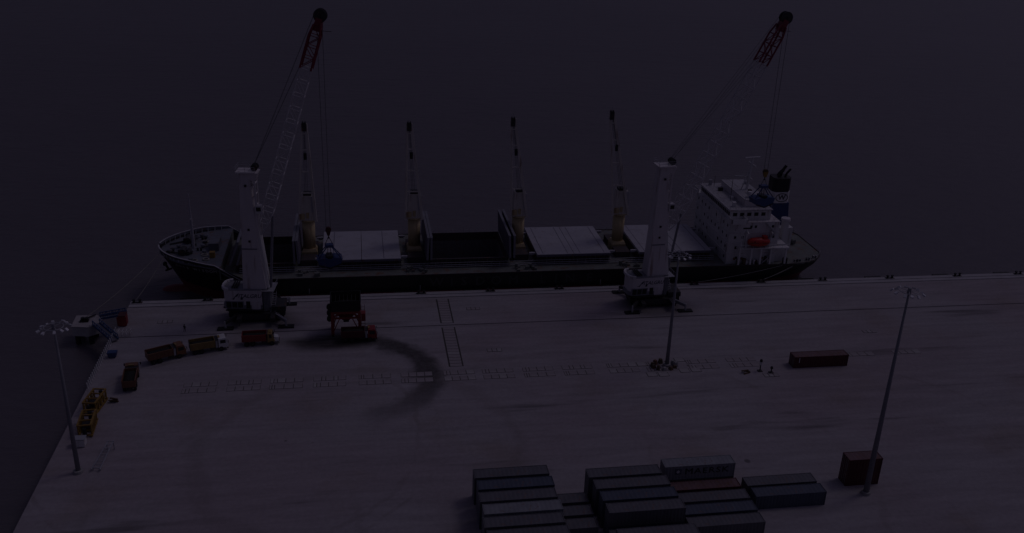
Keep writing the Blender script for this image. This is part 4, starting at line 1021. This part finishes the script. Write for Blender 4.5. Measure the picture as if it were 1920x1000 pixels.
sp_(MB().box((159,SY0+.8,3.8),(161.4,11,8.6)),'aft_house','white')
# lifeboat is a thing of its own hanging in its davits
t = empty('lifeboat', (153.0, 2.05, 9.0), label='bright red enclosed lifeboat hanging beside the ship\'s deckhouse', cat='lifeboat')
secs = []; m = MB(); prof = [(-3.0,.1),(-2.7,.6),(-1.8,1.0),(0,1.15),(1.8,1.0),(2.7,.6),(3.05,.12)]
for x,s_ in prof:
    cur = [(x, s_*1.05*math.cos(a), 1.15+(s_*1.15*math.sin(a) if math.sin(a)<0 else s_*1.0*math.sin(a))) for a in [k*2*math.pi/12 for k in range(12)]]
    secs.append(cur)
m.loft(secs).build('boat_hull','lboat',t,smooth=True); MB().box((1.0,-.6,2.0),(2.0,.6,2.75)).build('conning_hatch','lboat',t)
for k in (-1.6,-.6,.4): MB().box((k,-1.06,1.35),(k+.4,-.98,1.6)).build('window','glass',t)
MB().bar((-2.9,-1.12,1.15),(2.9,-1.12,1.15),.1,.1).build('rubbing_strake','dred',t)
# ---- forecastle gear
def fb(mb, name, m, **k): return mb.build(name, m, ship, off=OFF, **k)
fb(MB().tube((12.3,YC,6.9),(12.3,YC,14.5),.42,.3,10).tube((12.3,YC,14.5),(12.25,YC,21),.22,.12,8).bar((12.3,YC-1.0,14.6),(12.3,YC+1.0,14.6),.15).bar((11.5,YC,12.6),(13.1,YC,12.6),.15),'foremast','hatch')
for (x,y) in ((10.5,11.8),(10.5,19.6)):
    fb(MB().tube((x,y-1.4,7.8),(x,y+1.4,7.8),.75,.75,14).box((x-1.2,y-.3,6.9),(x+1.2,y+.3,8.0)).tube((x+1.3,y-1.2,7.5),(x+1.3,y+1.2,7.5),.45,.45,12),'windlass','dark')
    fb(MB().bar((x-1.2,y,7.2),(x-4.2,y*.6+YC*.4,7.1),.35,.2),'anchor_chain','black')
rr = random.Random(11)
for k in range(16):
    x = rr.uniform(6.5,19); y = YC+rr.uniform(-1,1)*max(0,(hbf(x,7)-2)); a = rr.choice([0,1])
    if a: fb(MB().tube((x-.4,y,6.9),(x-.4,y,7.6),.22,.28,8).tube((x+.4,y,6.9),(x+.4,y,7.6),.22,.28,8),'mooring_bitt','black')
    else: fb(MB().tube((x,y,6.9),(x,y,7.4),.35,.45,8).tube((x,y,7.4),(x,y,7.7),.6,.5,8),'ventilator','fdeck' if k%3 else 'dark')
fb(MB().box((16.2,13.0,6.9),(18.6,18.5,8.9)),'store_house','fdeck'); fb(MB().box((17,8.6,6.9),(18.2,9.8,8.3)),'locker','dyel')
for k in range(5): fb(MB().ring((14.5+rr.uniform(-1,2),YC+rr.uniform(-9,9),7.05),.7,.18,14,5),'rope_coil','rope')
# aft mooring gear
rr = random.Random(21)
for k in range(5):
    x = 166+rr.uniform(-1.5,4.5); y = YC+rr.uniform(-7,7); fb(MB().tube((x,y-1,4.7),(x,y+1,4.7),.5,.5,12).box((x-.8,y-.2,3.8),(x+.8,y+.2,5.0)),'mooring_winch',rr.choice(['dark','rusty','deck']))
for k in range(12):
    x = 164+rr.uniform(0,8.5); y = YC+rr.choice([-1,1])*max(1,hbf(x,3.8)-1.2); fb(MB().tube((x-.35,y,3.8),(x-.35,y,4.5),.2,.26,8).tube((x+.35,y,3.8),(x+.35,y,4.5),.2,.26,8),'mooring_bitt',rr.choice(['black','white','black']))
# accommodation-side clutter
for k in range(8):
    x = 148+rr.uniform(0,13); fb(MB().box((x,2.2,3.8),(x+rr.uniform(.4,1.2),2.9,3.8+rr.uniform(.6,1.8))),'deck_locker',rr.choice(['dark','rusty','white','box_red']))
# ---- lettering on the hull
ys = YC-HB-.035
for ch, x in zip('WISDOM', (70.9,74.6,77.6,81.6,85.6,89.9)): 
    lettering(ch, 3.3, 'hull_letter', 'letter', ship, Matrix.Translation((x-OFF.x, ys-OFF.y, 1.75-OFF.z)) @ RX90, .03, 0, .03)
for ch, x in zip('LINE', (97.3,100.6,104.2,109.2)):
    lettering(ch, 3.3, 'hull_letter', 'letter', ship, Matrix.Translation((x-OFF.x, ys-OFF.y, 1.75-OFF.z)) @ RX90, .03, 0, .03)
def on_bow(text, xa, xb, z):
    n_ = len(text)
    for i,ch in enumerate(text):
        if ch == ' ': continue
        x = xa+(xb-xa)*i/(n_-1); d = .05
        p0 = Vector((x, YC-hbf(x,z), z)); px_ = Vector((x+d, YC-hbf(x+d,z), z)); pz_ = Vector((x, YC-hbf(x,z+d), z+d))
        ux = (px_-p0).normalized(); uz = (pz_-p0); uz = (uz-ux*uz.dot(ux)).normalized(); un = ux.cross(uz)
        Mx = Matrix((ux,uz,un)).transposed().to_4x4(); Mx.translation = p0+un*.12-OFF
        lettering(ch, 1.15, 'name_letter', 'letterw', ship, Mx, .02, 0, .03)
on_bow('AMIS WISDOM', 9.6, 19.0, 5.9)
# draught marks: white strip amidships
for x in (40.3,66.8,112): fb(MB().box((x,ys-.01,-.2),(x+.22,ys+.02,1.2)),'draught_mark','letterw')
fb(MB().tube((6.2,10.8,5.0),(6.2,10.0,5.0),.5,.4,8).bar((6.3,10.3,5.2),(7.0,10.1,3.6),.4).bar((6.4,9.6,3.6),(7.6,10.8,3.6),.35),'anchor','black')

# ------------------------------------------------------------------ mooring dolphin and gangways
t = empty('mooring_dolphin', (-7.2, -10.7, -4), label='white concrete mooring dolphin standing in the water left of the quay', cat='dolphin')
capp = [(-2.3,-2.7),(1.2,-3.3),(3.2,-1.6),(3.2,1.0),(1.6,2.7),(-2.6,2.8)]
MB().prism(capp,2.3,4.4).build('cap','dconc',t)
MB().prism([(x*1.03,y*1.03) for x,y in capp],4.4,4.62).build('cap_top','slab2',t)
for (x,y) in ((-1.6,-1.8),(1.2,-1.9),(-1.6,1.7),(1.3,1.5)): MB().tube((x,y,-6),(x,y,2.3),.55,.55,12).build('pile','dark',t)
MB().box((-1.1,-.9,4.62),(.7,.3,4.9)).tube((-.5,-.3,4.9),(-.5,-.3,5.5),.3,.45,10).tube((.3,-.3,4.9),(.3,-.3,5.5),.3,.45,10).build('mooring_hook','black',t)
MB().bar((-.2,.4,4.9),(1.6,2.2,5.0),.25).build('capstan_arm','dark',t)
def gangway(name, A, B, w, label, h=1.1):
    A, B = Vector(A), Vector(B); t = empty(name, A, label=label, cat='gangway', group='blue gangways to the mooring dolphin')
    d = B-A; L_ = d.length; s = d.cross(Vector((0,0,1))).normalized()*w/2; n_ = 8
    MB().bar((0,0,0), d, w, .18).build('walkway','cgrey',t)
    for sg in (-1,1):
        m = MB(); m.bar(s*sg+Vector((0,0,.15)), d+s*sg+Vector((0,0,.15)), .22,.4); m.bar(s*sg+Vector((0,0,h)), d+s*sg+Vector((0,0,h)), .14,.18); m.build('girder','gblue',t)
        m = MB()
        for k in range(n_+1): p = d*(k/n_)+s*sg; m.bar(p, p+Vector((0,0,h)), .1)
        for k in range(n_): m.bar(d*(k/n_)+s*sg+Vector((0,0,.1 if k%2 else h)), d*((k+1)/n_)+s*sg+Vector((0,0,h if k%2 else .1)), .08)
        m.build('truss','gblue',t)
gangway('gangway',(-4.6,-12.6,.55),(1.0,-20.6,.45),1.5,'near blue and grey gangway running from dolphin to quay')
gangway('gangway',(-4.4,-9.6,.55),(.6,-7.4,.45),1.3,'far blue gangway from the dolphin to the quay corner')

# ------------------------------------------------------------------ mooring lines (sagging ropes)
def rope(A, B, sag, label, r=.07, n=10, col='rope'):
    A, B = Vector(A), Vector(B); t = MB(); pts = [A.lerp(B,i/n)-Vector((0,0,4*sag*(i/n)*(1-i/n))) for i in range(n+1)]
    for p,q_ in zip(pts[:-1],pts[1:]): t.tube(p-A,q_-A,r,n=5)
    o = t.build('mooring_line',col); o.location = A; tag(o,label,'rope','mooring lines of the ship')
rope((5.4,12.2,7.6),(-7.4,-10.6,1.2),.8,'mooring line from the bow down to the white dolphin')
rope((6.6,9.4,7.6),(1.2,-.7,.6),.5,'mooring line from the bow to the corner bollard')
rope((165.5,2.4,4.2),(154.1,-.7,.6),.3,'short mooring line from the stern to the nearest bollard')
rope((163.5,2.0,4.2),(136.4,-.7,.6),.5,'long mooring line from the stern running forward along the quay')
rope((166.3,2.7,4.2),(153.6,-.7,.6),.5,'slack second mooring line at the ship\'s stern')

# ------------------------------------------------------------------ people
def person(x, y, rz, label, helmet='helm', cloth='cloth_d'):
    t = empty('person', (x,y,0), rz, label=label, cat='person', group='people walking on the quay')
    V = [(0,0,.95),(0,0,1.15),(0,0,1.38),(0,0,1.5),(0,.02,1.62), (.1,0,.9),(.12,.06,.5),(.12,0,.06),(.12,.14,.04), (-.1,0,.9),(-.12,-.08,.5),(-.13,-.2,.08),(-.13,-.07,.04),
         (.2,0,1.40),(.27,-.02,1.13),(.27,.1,.90),(-.2,0,1.40),(-.27,.02,1.13),(-.26,.12,.9)]
    E = [(0,1),(1,2),(2,3),(3,4),(0,5),(5,6),(6,7),(7,8),(0,9),(9,10),(10,11),(11,12),(2,13),(13,14),(14,15),(2,16),(16,17),(17,18)]
    Rr = [.15,.14,.16,.06,.1,.1,.07,.05,.04,.1,.07,.05,.04,.08,.05,.035,.08,.05,.035]
    me = bpy.data.meshes.new('body'); me.from_pydata(V,E,[]); ob = bpy.data.objects.new('body', me); COL.objects.link(ob)
    sk = ob.modifiers.new('s','SKIN')
    for i,v in enumerate(me.skin_vertices[0].data): v.radius = (Rr[i],Rr[i]); v.use_root = (i==0)
    sb_ = ob.modifiers.new('u','SUBSURF'); sb_.levels = 1; sb_.render_levels = 1
    dg = bpy.context.evaluated_depsgraph_get(); dg.update(); m2 = bpy.data.meshes.new_from_object(ob.evaluated_get(dg)); bpy.data.objects.remove(ob)
    m2.materials.clear(); m2.materials.append(MT[cloth]); m2.materials.append(MT['skin'])
    for p in m2.polygons:
        c = p.center
        if c.z > 1.5 or (abs(c.x) > .2 and c.z < .95): p.material_index = 1
        p.use_smooth = True
    b_ = bpy.data.objects.new('body', m2); COL.objects.link(b_); b_.parent = t
    MB().tube((0,.02,1.68),(0,.02,1.80),.15,.08,10).tube((0,.02,1.66),(0,.04,1.69),.18,.17,10).build('helmet',helmet,t)
person(25.9,-14.9,1.0,'person in dark overalls and white helmet in front of the left crane')
person(14.6,-16.8,-.4,'person in dark clothes walking alone on the open apron left of the cranes','cloth_d')
